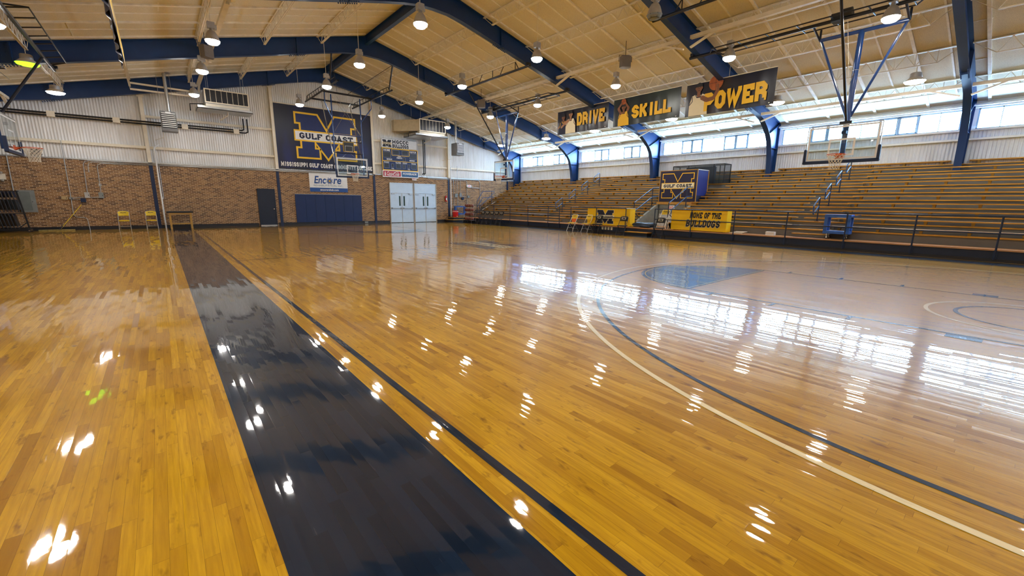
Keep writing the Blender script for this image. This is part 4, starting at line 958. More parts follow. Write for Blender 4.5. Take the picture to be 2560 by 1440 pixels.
G1 = 'yellow folding chairs'; G2 = 'black folding chairs'
folding_chair('yellow folding chair with an orange cloth, leftmost beside the yellow table', (8.62, 16.55, 0), pi, M_ALU, M_YEL, 'word', G1)
folding_chair('plain yellow folding chair in front of the guardrail, second from the left', (8.62, 15.5, 0), pi, M_ALU, M_YEL, 'word', G1)
folding_chair('black folding chair in front of the M emblem on the yellow table', (8.55, 14.75, 0), pi, M_BLACK, M_RUBBER, 'm', G2)
folding_chair('black folding chair at the right end of the M emblem table', (8.5, 13.15, 0), pi + .15, M_BLACK, M_RUBBER, 'm', G2)
folding_chair('black folding chair left of the HOME OF THE BULLDOGS table', (8.45, 11.1, 0), pi + .1, M_BLACK, M_RUBBER, 'm', G2)
folding_chair('white-framed yellow folding chair on the platform behind a black chair', (9.36, 11.45, .36), pi, M_WHITE, M_YEL, 'word', G1)
folding_chair('yellow folding chair by the brick wall, left of the pair', (-10.5, 28.4, 0), -pi / 2, M_ALU, M_YEL, 'word', G1)
folding_chair('yellow folding chair by the brick wall, beside the navy pilaster', (-9.48, 28.4, 0), -pi / 2, M_ALU, M_YEL, 'word', G1)
for i in range(5):
    folding_chair('black folding chair, %s of five along the far guardrail' % ('nearest the ball rack', 'second', 'middle', 'fourth', 'farthest from the ball rack')[i], (8.55, 25.2 - i * .53, 0), pi, M_BLACK, M_RUBBER, 'm', 'row of black chairs')
m = MB(); vs = [(8.70, 16.38, .66), (8.70, 16.70, .66), (8.695, 16.70, .47), (8.695, 16.40, .48)]
m.add([Vector(p) for p in vs] + [Vector(p) + Vector((.015, 0, 0)) for p in vs], [(0, 1, 2, 3), (7, 6, 5, 4), (0, 4, 5, 1), (1, 5, 6, 2), (2, 6, 7, 3), (3, 7, 4, 0)], pm('orange_cloth', (.75, .14, .03), .8)); tag(m.build('cloth', smooth=False), 'orange cloth hanging on the leftmost yellow chair', 'cloth')
# tarp roll, step, papers, box, numbers on the fascia
T1 = MB(); pts = []
for i in range(15): q = i / 14; pts.append((9.28 + .03 * sin(5 * q), 13.1 - 1.35 * q, .485 + .015 * sin(9 * q)))
T1.tube(pts, [.05, .085, .10, .115, .12, .125, .12, .125, .12, .125, .12, .12, .115, .11, .10], M_TARP, 14); T1.tube([(9.16, 12.95, .43), (9.14, 12.5, .44), (9.16, 12.0, .43)], .05, M_TARP, 10)
tag(T1.build('rolled_tarp'), 'rolled shiny navy tarp lying on the platform before the exit opening', 'tarp')
S = thing('wooden_step', 'low wooden step in front of the bleacher platform', 'step', (8.83, 12.5, 0)); m = MB(); m.box((8.62, 11.82, .13), (9.02, 13.1, .165), M_BENCH); m.build('tread', S, smooth=False); m = MB(); m.box((8.65, 11.84, 0), (9.02, 13.08, .13), M_BLACK); m.build('base', S, smooth=False)
for i in range(4):
    y = 14.86 - i * .195; P_ = Pl((FX - .003, y, .15), (0, -1, 0), (0, 0, 1)); m = MB(); m.prism2(P_, rect(0, 0, .12, .14), 0, .002, M_PCREAM); m.line2(P_, [(.03, .03), (.03, .11), (.09, .11), (.09, .03)], .02, .003, M_GREY)
    tag(m.build('fascia_sticker', smooth=False), 'small cream sticker on the navy platform front, %s from the left' % ORD[i + 1], 'sticker', 'fascia stickers')
for i in range(3):
    m = MB(); m.cbox((9.32 + .02 * i, 8.02 - .07 * i, .375 + .025 * i), (.30, .50 - .05 * i, .022), (M_PCREAM, M_PWHITE, M_PWHITE)[i], .1 * i); tag(m.build('folded_paper', smooth=False), 'white papers lying on the platform, ' + ('bottom', 'middle', 'top')[i] + ' of the pile', 'paper', 'papers on the platform')
m = MB(); m.cbox((9.28, 6.75, .43), (.2, .30, .14), M_WHITE); tag(m.build('white_box', smooth=False), 'small white box on the platform right of the papers', 'box')
m = MB(); m.cbox((NX(3) + .14, 24.1, NZ(3) + .06), (.14, .34, .06), M_GREENP); m.cbox((NX(3) + .14, 24.3, NZ(3) + .06), (.1, .1, .08), M_BLACK); tag(m.build('green_bag', smooth=False), 'small green and black bag left on the far bleachers', 'bag')
m = MB(); m.cbox((NX(7) + .14, 17.6, NZ(7) + .06), (.2, .5, .08), M_BLACK); m.cbox((NX(7) + .14, 17.5, NZ(7) + .11), (.14, .25, .05), M_YEL); tag(m.build('black_bag', smooth=False), 'black and yellow bag lying on a bench beside the far aisle', 'bag')
def cart(lab, x, y, z, rz, lx, ly, h):
    C = thing('utility_cart', lab, 'cart', (x, y, z), rz, 'blue utility carts'); W = MATRIX[C.name]; P = lambda a, b, c: W @ Vector((a, b, c))
    def bx(a, b, mat=M_BLUEP):
        mb = MB(); mb.box(a, b, mat); mb.v = [W @ p for p in mb.v]; return mb
    for nm, z0 in (('bottom_tray', .19), ('top_tray', h - .1)): bx((-lx / 2, -ly / 2, z0), (lx / 2, ly / 2, z0 + .1)).build(nm, C, smooth=False)
    for sx in (-1, 1):
        for sy in (-1, 1):
            bx((sx * (lx / 2 - .10), sy * (ly / 2 - .08), .28), (sx * (lx / 2 - .005), sy * (ly / 2 - .005), h - .1)).build('post', C, smooth=False)
            mb = MB(); mb.lathe([(.001, -.02), (.055, -.02), (.06, -.01), (.06, .01), (.055, .02), (.001, .02)], M_RUBBER, (sx * (lx / 2 - .12), sy * (ly / 2 - .08), .062), 16, 'y'); mb.lathe([(.03, -.023), (.03, .023)], M_WHITE, (sx * (lx / 2 - .12), sy * (ly / 2 - .08), .062), 12, 'y'); mb.box((sx * (lx / 2 - .12) - .02, sy * (ly / 2 - .08) - .025, .10), (sx * (lx / 2 - .12) + .02, sy * (ly / 2 - .08) + .025, .19), M_ALU)
            mb.v = [W @ p for p in mb.v]; mb.build('caster', C)
    mb = MB(); mb.add([(lx / 2, -ly / 2, h - .06), (lx / 2 + .2, -ly / 2 + .05, h), (lx / 2 + .2, ly / 2 - .05, h), (lx / 2, ly / 2, h - .06), (lx / 2, -ly / 2, h - .1), (lx / 2 + .18, -ly / 2 + .05, h - .03), (lx / 2 + .18, ly / 2 - .05, h - .03), (lx / 2, ly / 2, h - .1)], [(0, 1, 2, 3), (7, 6, 5, 4), (0, 4, 5, 1), (1, 5, 6, 2), (2, 6, 7, 3), (3, 7, 4, 0)], M_BLUEP); mb.v = [W @ p for p in mb.v]; mb.build('handle', C, smooth=False)
cart('scuffed blue utility cart parked on the platform below the near side basket', 9.37, 4.66, .36, -pi / 2, .76, .42, .86)
cart('blue utility cart with deep trays beside the ball rack', 8.80, 28.45, .36, -.35, .84, .50, .84)

# ------------------------------------------------------------------ far right corner
m = MB(); m.box((7.75, 27.75, 0), (9.03, 28.9, .16), M_BLACK); m.box((7.75, 27.75, .16), (9.03, 28.9, .19), M_BENCH); m.box((8.0, 28.1, .19), (9.03, 28.9, .33), M_BLACK); m.box((8.0, 28.1, .33), (9.03, 28.9, .36), M_BENCH)
tag(m.build('corner_step', smooth=False), 'two wooden steps with black sides in the far right corner', 'step')
K = thing('drink_cooler', 'red drink cooler on the corner step', 'cooler', (8.30, 28.3, .36)); m = MB(); m.lathe([(.001, 0), (.19, 0), (.21, .05), (.22, .42), (.001, .42)], M_RED, (8.30, 28.32, .36), 24); m.build('body', K)
m = MB(); m.lathe([(.225, .40), (.23, .47), (.15, .50), (.001, .50)], M_RED, (8.30, 28.32, .36), 24); m.lathe([(.228, .405), (.232, .44)], M_WHITE, (8.30, 28.32, .36), 24); m.build('lid', K)
m = MB(); m.cbox((8.30, 28.09, .42), (.05, .05, .05), M_WHITE); m.build('tap', K, smooth=False)
RK = thing('ball_rack', 'chrome ball rack with four tiers of basketballs', 'rack', (8.45, 26.65, 0)); rx, ry0, ry1 = 8.45, 26.1, 27.2
for x in (rx - .2, rx + .2):
    for y in (ry0, ry1): m = MB(); m.tube([(x, y, .09), (x, y, 1.30)], .011, M_CHROME, 8); m.lathe([(.001, -.015), (.035, -.012), (.035, .012), (.001, .015)], M_RUBBER, (x, y, .045), 12, 'y'); m.tube([(x, y, .05), (x, y, .1)], .01, M_CHROME, 6); m.build('post', RK)
for i, z in enumerate((.20, .52, .84, 1.14)):
    m = MB()
    for x in (rx - .09, rx + .09): m.tube([(x, ry0 - .02, z), (x, ry1 + .02, z)], .008, M_CHROME, 6)
    for y in (ry0, ry1): m.tube([(rx - .2, y, z), (rx + .2, y, z)], .008, M_CHROME, 6)
    m.build('tier_rail', RK)
ball = None
for i, z in enumerate((.20, .52, .84, 1.14)):
    for j in range(4):
        y = ry0 + .17 + j * .253; zz = z + .092; lab = 'brown basketball on the %s tier of the rack, %s from the right' % (('lowest', 'second', 'third', 'top')[i], ORD[j + 1])
        if ball is None:
            m = MB(); m.lathe([(.119 * sin(pi * k / 14) + (1e-7 if k in (0, 14) else 0), -.119 * cos(pi * k / 14)) for k in range(15)], M_BALL, (0, 0, 0), 22)
            for ax in 'xyz': m.tube([Vector(((cos(a), sin(a), 0), (0, cos(a), sin(a)), (cos(a), 0, sin(a)))['zxy'.index(ax)]) * .119 for a in [2 * pi * k / 24 for k in range(24)]], .0022, M_RUBBER, 4, True)
            ball = m.build('basketball'); tag(ball, lab, 'basketball', 'basketballs on the rack'); ball.location = (rx, y, zz)
        else: b = ball.copy(); COL.objects.link(b); b.location = (rx, y, zz); b['label'] = lab; b.rotation_euler = (random.random() * 3, random.random() * 3, 0)
# ------------------------------------------------------------------ basketball backstops
def hoop(B, at, face, z0=2.88):
    """Board, padding, ring and net; at = board centre on its front, face = direction it looks."""
    f = Vector(face)
    pl = Pl(Vector((at[0], at[1], z0)), Vector((0, 0, 1)).cross(f), (0, 0, 1))     # looks along f
    W, H = 1.83, 1.07
    m = MB(); m.prism2(pl, rect(-W / 2 + .02, .02, W / 2 - .02, H - .02), -.012, 0, M_BGLASS); m.build('backboard', B, smooth=False)
    m = MB(); m.line2(pl, rect(-W / 2 + .065, .065, W / 2 - .065, H - .065), .05, .002, M_PWHITE, True); m.line2(pl, rect(-.305, .18, .305, .635), .05, .002, M_PWHITE, True); m.build('target_lines', B, smooth=False)
    m = MB()
    for q in (rect(-W / 2, 0, W / 2, .025), rect(-W / 2, H - .025, W / 2, H), rect(-W / 2, .025, -W / 2 + .025, H - .025), rect(W / 2 - .025, .025, W / 2, H - .025)): m.prism2(pl, q, -.05, .006, M_ALU)
    m.build('board_frame', B, smooth=False)
    m = MB(); m.prism2(pl, rrect(-W / 2 - .04, -.06, W / 2 + .04, .03, .03), -.055, .035, M_PILA)
    for s in (-1, 1): m.prism2(pl, rrect(s * W / 2 - .035, .0, s * W / 2 + .035, .40, .03), -.055, .035, M_PILA)
    m.build('edge_padding', B, smooth=False)
    rz = .165; m = MB(); m.prism2(pl, rect(-.11, .08, .11, .21), .0, .02, M_RIM); m.prism2(Pl(pl(0, rz, 0), pl.n, (0, 0, 1)), [(0, -.10), (.15, -.012), (.15, 0), (0, 0)], -.10, -.09, M_RIM); m.prism2(Pl(pl(0, rz, 0), pl.n, (0, 0, 1)), [(0, -.10), (.15, -.012), (.15, 0), (0, 0)], .09, .10, M_RIM); m.prism2(pl, rect(-.10, rz - .012, .10, rz), .0, .16, M_RIM)
    ring = [pl(.2286 * sin(2 * pi * k / 40), rz, .381 + .2286 * cos(2 * pi * k / 40)) for k in range(40)]
    m.tube(ring, .010, M_RIM, 8, True); m.build('rim', B)
    m = MB(); N, L = 12, 7
    def np_(k, l):
        t = l / L; r = .2286 * (1 - t) + (.115 + .02 * t) * t if t < 1 else .135; r = .2286 - .11 * sin(t * pi / 2) + .012 * max(0, t - .7) / .3
        a = 2 * pi * (k + .5 * (l % 2)) / N; return pl(r * sin(a), rz - .01 - .42 * t, .381 + r * cos(a))
    for k in range(N):
        for l in range(L):
            m.tube([np_(k, l), np_(k, l + 1)], .0055, M_NET, 4, False, False)
            m.tube([np_(k, l), np_(k - 1 if l % 2 == 0 else k + 1, l + 1)], .0055, M_NET, 4, False, False)
    m.build('net', B)
    return pl
def truss_beam(B, x, z, y0, y1, rails=True, nm='track_beam', vert=False, one=False):
    m = MB(); m.tube([(x, y0, z), (x, y1, z)], .05, M_TRUSS, 10)
    for y in (y0 + .12, y1 - .12): m.box((x - .11, y - .05, z + .03), (x + .11, y + .05, z + .13), M_BLACK)
    m.build(nm, B)
    if rails:
        a, b = y0 + 1.0, y1 - 1.0; m = MB()
        off = [(.42, .1)] if one else [(-.42, 0), (.42, 0)] if not vert else [(0, .36)]
        for dx, dz in off:
            m.tube([(x, a - .25, z), (x + dx, a, z + dz), (x + dx, b, z + dz), (x, b + .25, z)], .02, M_TRUSS, 8); k = int((b - a) / .75)
            for i in range(k + 1):
                y = a + (b - a) * i / k; m.tube([(x, y + (.3 if vert and i % 2 else 0), z), (x + dx, y, z + dz)], .018, M_TRUSS, 6)
        m.build('side_rail', B)
def side_basket(lab, X, yc, s, ya, yb, X1, X0, lead=.5):
    """Ceiling-hung side basket; s = +1 on the bleacher side, -1 on the left."""
    B = thing('basketball_backstop', lab, 'basketball hoop', (X, yc, 2.88), 0, 'side baskets')
    hoop(B, (X, yc), (-s, 0, 0), 2.86)
    xm = X + s * .22
    truss_beam(B, X1, roof(X1) - .78, ya, yb); truss_beam(B, X0, roof(X0) - .78, ya, yb, True, 'track_beam', s > 0, s < 0)
    zc = 6.52 if s > 0 else 5.85; z1 = roof(X1) - .78
    m = MB(); m.tube([(xm, yc - 1.03, zc), (xm, yc + 1.03, zc)], .055, M_MAST, 12)
    for d in (-1.03, 1.03): m.tube([(xm, yc + d, zc), (X1, yc + d, z1)], .03, M_TRUSS, 8); m.tube([(xm, yc + d, zc), (xm, yc + d, zc + .3)], .03, M_TRUSS, 8)
    m.build('cross_bar', B)
    m = MB(); m.tube([(xm, yc, zc), (xm - s * .02, yc, 2.95)], .075, M_MAST, 16); m.build('mast', B)
    for d in (-1, 1): m = MB(); m.tube([(xm, yc + d * 1.0, zc), (xm, yc + d * .05, 4.15)], .034, M_MAST, 10); m.build('side_brace', B)
    m = MB(); m.tube([(X0 + s * lead, yc, roof(X0) - .8), (xm - s * .12, yc, 4.02)], .036, M_TRUSS, 10); m.build('front_brace', B)
    m = MB(); m.cbox((xm - s * .06, yc, 3.98), (.2, .3, .08), M_BLACK); m.cbox((X + s * .09, yc, 3.7), (.12, .12, .08), M_PILA); m.cbox((X + s * .09, yc, 3.05), (.12, .12, .08), M_PILA); m.build('board_mount', B, smooth=False)
    m = MB(); m.cbox((X1, yc + .45, z1 + .04), (.32, .22, .2), M_BLACK); m.lathe([(.10, -.11), (.10, .11)], M_BLACK, (X1 - .08, yc + .2, z1 + .12), 14, 'y'); m.lathe([(.10, -.09), (.10, .09)], M_BLACK, (X1 + .1, yc + .2, z1 + .1), 14, 'y'); m.build('winch', B)
    m = MB(); m.tube([(X1, yc + .2, z1), (xm - s * .45, yc, 5.0)], .006, M_NET, 4); m.tube([(xm, yc, 5.45), (xm + .0, yc + .0, 5.46)], .088, M_CHROME, 14); m.tube([(xm - s * .42, yc, 5.0), (xm, yc, 5.45)], .008, M_CHROME, 5); m.build('cable', B)
    return B
side_basket('glass side basket hung from the roof, close on the right', 7.08, 4.38, 1, 2.2, 9.25, 6.55, 4.05)
side_basket('glass side basket hung over the far end of the bleachers', 6.98, 20.75, 1, 15.25, 22.35, 6.55, 4.05)
side_basket('glass side basket on the left, cut by the picture edge', -12.35, 20.75, -1, 15.3, 22.7, -12.75, -11.35, 0.0)
# far end basket with its hanging frame
B = thing('basketball_backstop', 'main far basket with a tall hanging tube frame and shot clock', 'basketball hoop', (-.07, 26.15, 2.88))
by = 26.15; hoop(B, (-.07, by), (0, -1, 0), 2.88)
for x in (-1.65, 1.12):
    m = MB(); m.tube([(x, 22.9, 7.25), (x, 28.9, 7.25)], .045, M_TRUSS, 10); m.tube([(x, 23.2, 7.25), (x, 23.4, 7.5), (x, 28.5, 7.5), (x, 28.7, 7.25)], .02, M_TRUSS, 8)
    for i in range(12): m.tube([(x, 23.5 + .44 * i, 7.25), (x, 23.6 + .44 * i, 7.5)], .014, M_TRUSS, 6)
    m.build('track_truss', B)
m = MB()
for y in (25.75, 28.0): m.tube([(-1.65, y, 7.3), (1.12, y, 7.3)], .05, M_TRUSS, 10)
m.build('cross_tube', B)
for x in (-1.0, .62):
    m = MB(); m.tube([(x, by + .1, 7.3), (x, by + .08, 3.0)], .034, M_MAST, 12); m.build('upright', B)
    m = MB(); m.tube([(x, 28.0, 7.3), (x * .98, by + .2, 3.6)], .026, M_CHROME, 8); m.build('back_brace', B)
    s = -1 if x < 0 else 1
    m = MB(); m.tube([(x + s * .48, 25.75, 7.3), (x + s * .48, 25.8, 6.75), (x, by + .1, 6.0)], .028, M_MAST, 8); m.build('side_brace', B)
m = MB(); m.tube([(-1.0, by + .1, 5.2), (.62, by + .1, 5.2)], .028, M_MAST, 8); m.tube([(-1.0, by + .1, 4.85), (.62, by + .1, 4.85)], .024, M_TRUSS, 8); m.tube([(-1.0, by + .1, 4.2), (.62, by + .1, 4.2)], .024, M_TRUSS, 8); m.build('cross_rail', B)
m = MB()
for (p, q) in (((-1.0, 5.2), (.3, 7.3)), ((.62, 5.2), (-.7, 7.3)), ((-1.0, 5.0), (.62, 3.6)), ((.62, 5.0), (-1.0, 3.6)), ((-.9, 7.2), (.62, 5.2))): m.tube([(p[0], by + .14, p[1]), (q[0], by + .14, q[1])], .006, M_CHROME, 5)
m.build('cable', B)
for x in (-2.12, .86):
    m = MB(); m.tube([(x, 22.15, roof(x) - .68), (x + .1, 22.9, 7.25)], .04, M_TRUSS, 10); m.tube([(x, 22.15, roof(x) - .66), (x * .2 - .3, 26.0, 7.4)], .012, M_TRUSS, 6); m.build('hanger', B)
K = thing('shot_clock', 'small dark shot clock with yellow edge above the far basket', 'clock', (-.22, by - .02, 4.3)); pl = wall_pl(-.53, 4.27, by - .02)
m = MB(); m.prism2(pl, rect(0, 0, .62, .56), -.08, 0, M_BLACK); m.build('case', K, smooth=False)
m = MB(); m.line2(pl, rect(.012, .012, .608, .548), .02, .003, M_GOLD, True); m.line2(pl, rect(.10, .04, .52, .33), .012, .003, M_PWHITE, True); m.build('edge_line', K, smooth=False)
m = MB(); m.poly2(pl, rect(.12, .06, .30, .31), .004, M_DBLK); m.poly2(pl, rect(.32, .06, .50, .31), .004, M_DBLK); m.poly2(pl, rect(.05, .37, .26, .52), .004, M_DBLK); m.poly2(pl, rect(.36, .37, .57, .52), .004, M_DBLK); m.build('digit_panel', K, smooth=False)
# ------------------------------------------------------------------ signs on the end wall
B = thing('wall_banner', 'large navy wall banner with the block M and college name', 'banner', (-.52, YF - .06, 3.36), 0); pl = wall_pl(-3.41, 3.36, YF - .075)
m = MB(); cloth(m, pl, 5.77, 3.60, M_MBAN, .018, 7, 48); m.build('cloth', B)
m = MB(); emblem(m, pl, 1.08, .66, 3.52, 2.56, pm('royal_print', (.006, .018, .10), .5), M_GOLD, M_PWHITE, M_INK, .03, .045); m.build('emblem', B, smooth=False)
m = MB(); slab(m, pl, 'MISSISSIPPI GULF COAST COMMUNITY COLLEGE', .14, .12, 5.46, .25, .03, M_PWHITE, .25); m.build('lettering', B, smooth=False)
m = MB(); m.tube([(-3.41, YF - .1, 6.98), (2.36, YF - .1, 6.98)], .03, M_CREAM, 8); m.build('hanging_bar', B)
B = thing('wall_sign', 'white and blue sponsor sign reading Encore Rehabilitation on the brick', 'sign', (-.63, YF - .02, 2.03)); pl = wall_pl(-1.78, 2.03, YF - .012)
m = MB(); m.prism2(pl, rect(0, 0, 2.30, 1.13), 0, .01, M_WHITE); m.build('panel', B, smooth=False)
M_BLU = pm('sign_blue_print', (.012, .075, .27), .5, 0, .03); M_GRYP = pm('sign_grey_print', (.16, .22, .26), .5)
m = MB(); m.poly2(pl, rect(0, 0, 2.30, .25), .012, M_BLU); text(m, pl, 'encorerehab.com', .60, .07, 1.12, .13, .014, M_PWHITE, .02); m.build('lower_band', B, smooth=False)
m = MB(); text(m, pl, 'Enc', .27, .50, .72, .46, .013, M_BLU, .025, .22); text(m, pl, 're', 1.42, .50, .50, .34, .013, M_BLU, .025, .22); text(m, pl, 'REHABILITATION, INC.', .24, .32, 1.78, .12, .013, M_GRYP, .005)
for k in range(16):
    a = 2 * pi * k / 16; r = .22 if k % 2 else .17; m.line2(pl, [(1.20 + .06 * cos(a), .68 + .06 * sin(a)), (1.20 + r * cos(a), .68 + r * sin(a))], .035, .013 + .0004 * k, M_BLU)
m.poly2(pl, ellipse(1.20, .68, .055, .055), .022, M_GOLD); m.build('lettering', B, smooth=False)
for k in range(8): m = MB(); a = 2 * pi * k / 8 + .2
# scoreboard
S = thing('scoreboard', 'wall scoreboard with MGCCC BULLDOGS header and two drink adverts', 'scoreboard', (4.2, YF - .15, 3.12)); pl = wall_pl(2.89, 3.12, YF - .20); SW, SH = 2.64, 2.51
m = MB(); m.prism2(pl, rect(0, .0, SW, .45), -.12, .0, M_WHITE); m.build('advert_panel', S, smooth=False)
m = MB(); m.prism2(pl, rrect(.03, .06, 1.30, .41, .05), .002, .006, pm('drink_red_print', (.42, .010, .025), .4)); m.build('red_advert', S, smooth=False)
m = MB(); text(m, pl, 'Coca', .27, .13, .42, .24, .010, M_PWHITE, .012, .45); text(m, pl, 'Cola', .72, .10, .46, .25, .010, M_PWHITE, .012, .45); m.line2(pl, [(.34, .13), (.50, .10), (.70, .15), (.95, .37), (1.12, .36)], .022, .011, M_PWHITE)
m.poly2(pl, [(.115, .10), (.205, .10), (.21, .17), (.195, .22), (.205, .28), (.18, .32), (.178, .37), (.142, .37), (.14, .32), (.115, .28), (.125, .22), (.11, .17)], .010, M_PWHITE); m.build('lettering', S, smooth=False)
m = MB(); m.prism2(pl, rrect(1.36, .06, 2.61, .41, .05), .002, .006, vinyl_print('drink_blue_print', [(.35, (.008, .02, .07)), (.75, (.02, .14, .34))], 1.3, .4)); m.build('blue_advert', S, smooth=False)
m = MB(); text(m, pl, 'POWERADE', 1.45, .20, 1.05, .14, .010, M_PWHITE, .03); m.build('lettering', S, smooth=False)
m = MB(); m.prism2(pl, rect(0, .46, SW, 1.92), -.12, .0, M_PAD); m.build('score_panel', S, smooth=False)
m = MB(); m.line2(pl, rect(.02, .48, SW - .02, 1.90), .05, .003, M_GOLD, True); m.line2(pl, [(.04, 1.08), (SW - .04, 1.08)], .035, .004, M_GOLD); m.line2(pl, rrect(.70, 1.46, 1.98, 1.87, .06), .03, .006, M_GOLD, True); m.build('gold_border', S, smooth=False)
M_SCORE = pm('score_grey_line', (.30, .30, .36), .5)
def digit(u0, v0, u1, v1, n=2, nm='digit_window'):
    mb = MB(); mb.poly2(pl, rect(u0, v0, u1, v1), .004, M_DBLK); mb.line2(pl, rect(u0, v0, u1, v1), .012, .006, M_SCORE, True)
    wd = (u1 - u0) / n
    for i in range(n):
        a, b = u0 + wd * (i + .2), u0 + wd * (i + .8); c, d = v0 + (v1 - v0) * .14, v0 + (v1 - v0) * .86; mb.line2(pl, [(a, c), (b, c), (b, d), (a, d)], .02, .007, M_BULB if False else M_INKB, True); mb.line2(pl, [(a, (c + d) / 2), (b, (c + d) / 2)], .02, .007, M_INKB)
    mb.build(nm, S, smooth=False)
for q in ((.10, 1.30, .62, 1.66, 2), (2.02, 1.30, 2.54, 1.66, 2), (.78, 1.52, 1.24, 1.80, 2), (1.44, 1.52, 1.90, 1.80, 2), (1.50, 1.10, 1.68, 1.36, 1), (.12, .62, .47, .92, 2), (.98, .62, 1.33, .92, 2), (1.47, .62, 1.65, .92, 1), (2.14, .62, 2.50, .92, 2), (.64, .68, .80, .90, 1), (1.84, .68, 2.0, .90, 1)): digit(*q)
m = MB()
for s, u, v, wd, ht in (('HOME', .12, 1.71, .46, .13), ('VISITOR', 2.0, 1.71, .53, .12), ('BONUS', .32, 1.14, .38, .10), ('BONUS', 2.0, 1.14, .38, .10), ('PERIOD', 1.04, 1.26, .40, .10), ('POSS', 1.12, 1.38, .22, .06), ('FOULS', .12, .94, .35, .09), ('PLAYER', .95, .94, .40, .09), ('FOULS', 1.47, .94, .33, .09), ('FOULS', 2.13, .94, .34, .09), ('TOL', .62, .54, .20, .08), ('TOL', 1.82, .54, .20, .08)): text(m, pl, s, u, v, wd, ht, .008, M_PWHITE, .03)
m.build('lettering', S, smooth=False)
m = MB(); m.prism2(pl, rrect(-.01, 1.93, SW - .02, SH + .02, .06), -.12, .0, M_WHITE); m.line2(pl, rrect(.0, 1.94, SW - .03, SH + .01, .06), .015, .003, M_INKB, True); m.build('header_panel', S, smooth=False)
m = MB(); emblem(m, pl, .07, 1.99, .62, .46, M_INKB, M_GOLD, M_PCREAM, M_INKB, .004, .03, edge=False); slab(m, pl, 'MGCCC', .76, 2.24, 1.20, .23, .005, M_INKB, .25); slab(m, pl, 'BULLDOGS', .76, 1.97, 1.20, .23, .005, M_INKB, .25); m.build('lettering', S, smooth=False)
for x in (2.95, 5.4): m = MB(); m.box((x, YF - .08, 3.2), (x + .06, YF, 5.6), M_ALU); m.build('bracket', S, smooth=False)
# wall pads
for i in range(7):
    w_ = 4.04 / 7; x0 = -2.68 + i * w_; m = MB(); P_ = wall_pl(x0, .16, YF - .004)
    m.prism2(P_, rrect(.004, 0, w_ - .004, 1.70, .02, 3), 0, .055, M_PAD); m.poly2(P_, rect(.0, 1.69, w_, 1.715), .03, M_ALU)
    o = m.build('wall_pad', angle=60); tag(o, 'royal blue wall pad on the brick under the basket, ' + ('leftmost of seven', 'second of seven from the left', 'third of seven from the left', 'middle of seven', 'third of seven from the right', 'second of seven from the right', 'rightmost of seven')[i], 'wall pad', 'blue wall pads')
m = MB(); m.cbox((1.62, YF - .06, .08), (.22, .06, .11), M_GREY); tag(m.build('floor_socket_box', smooth=False), 'small dark socket box low on the brick right of the wall pads', 'socket box')

# ------------------------------------------------------------------ hanging air units and heaters
def air_unit(lab, x0, x1, y0, y1, z0, z1, side):
    U = thing('air_handler', lab, 'air unit', ((x0 + x1) / 2, (y0 + y1) / 2, z0), 0, 'hanging air units')
    m = MB(); m.box((x0, y0 + .05, z0 + .28), (x1, y1, z1), M_ALU if side else pm('tan_unit_paint', (.50, .42, .26), .5)); m.build('cabinet', U, smooth=False)
    pl = wall_pl(x0, z0 + .33, y0 + .045); W, H = x1 - x0, z1 - z0 - .36; m = MB(); m.prism2(pl, rect(.04, .02, W - .04, H), .0, .01, M_BLACK); m.build('coil_screen', U, smooth=False)
    m = MB(); m.line2(pl, rect(.02, .0, W - .02, H + .02), .05, .014, M_CREAM, True)
    for k in range(1, 8): u = W * k / 8; m.prism2(pl, rect(u - .008, 0, u + .008, H), .01, .02, M_CREAM)
    m.build('screen_frame', U, smooth=False)
    m = MB(); m.box((x0 + .02, y0 + .12, z0 + .16), (x1 - .02, y1 - .1, z0 + .28), M_CREAM); m.build('lower_casing', U, smooth=False)
    m = MB(); m.box((x0 - .35, y0 - .05, z0), (x1 + .12, y1 - .05, z0 + .03), M_ALU)
    for a, b in (((x0 - .35, y0 - .05), (x1 + .12, y0 - .03)), ((x0 - .35, y1 - .07), (x1 + .12, y1 - .05)), ((x0 - .35, y0 - .05), (x0 - .33, y1 - .05)), ((x1 + .10, y0 - .05), (x1 + .12, y1 - .05))): m.box((*a, z0), (*b, z0 + .13), M_ALU)
    m.build('drip_pan', U, smooth=False)
    for x in (x0 + .2, x1 - .15):
        for y in (y0 + .25, y1 - .2): m = MB(); m.tube([(x, y, z0 + .03), (x, y, roof(x) - .05)], .009, M_CONDUIT, 6); m.build('hanger_rod', U)
    m = MB(); m.tube([((x0 + x1) / 2, y0 + .4, z0), ((x0 + x1) / 2, y0 + .4, z0 - .14), ((x0 + x1) / 2 - .3, y0 + .8, z0 - .36)], .03, M_CREAM, 8); m.tube([(x0 - .05, y0 + .3, z0 + .25), (x0 - .6, y0 + .4, z0 + .2), (x0 - .6, y0 + .5, z0 - .1)], .025, M_BLKPIPE, 8); m.build('pipe', U)
air_unit('hanging air unit with dark screen at the upper left of the end wall', -6.76, -4.90, 26.95, 28.2, 5.86, 6.80, True)
air_unit('hanging tan air unit above the scoreboard', 4.80, 6.78, 26.95, 28.75, 5.80, 6.86, False)
P_ = Pl((0, 0, 5.98), (1, 0, 0), (0, 1, 0))
m = MB(); m.prism2(P_, [(4.80, 27.05), (4.80, 28.72), (3.62, 28.72), (3.62, 28.35)], .12, .84, pm('tan_duct_paint', (.48, .40, .25), .5)); m.build('duct_box', bpy.data.objects['air_handler.001'], smooth=False)
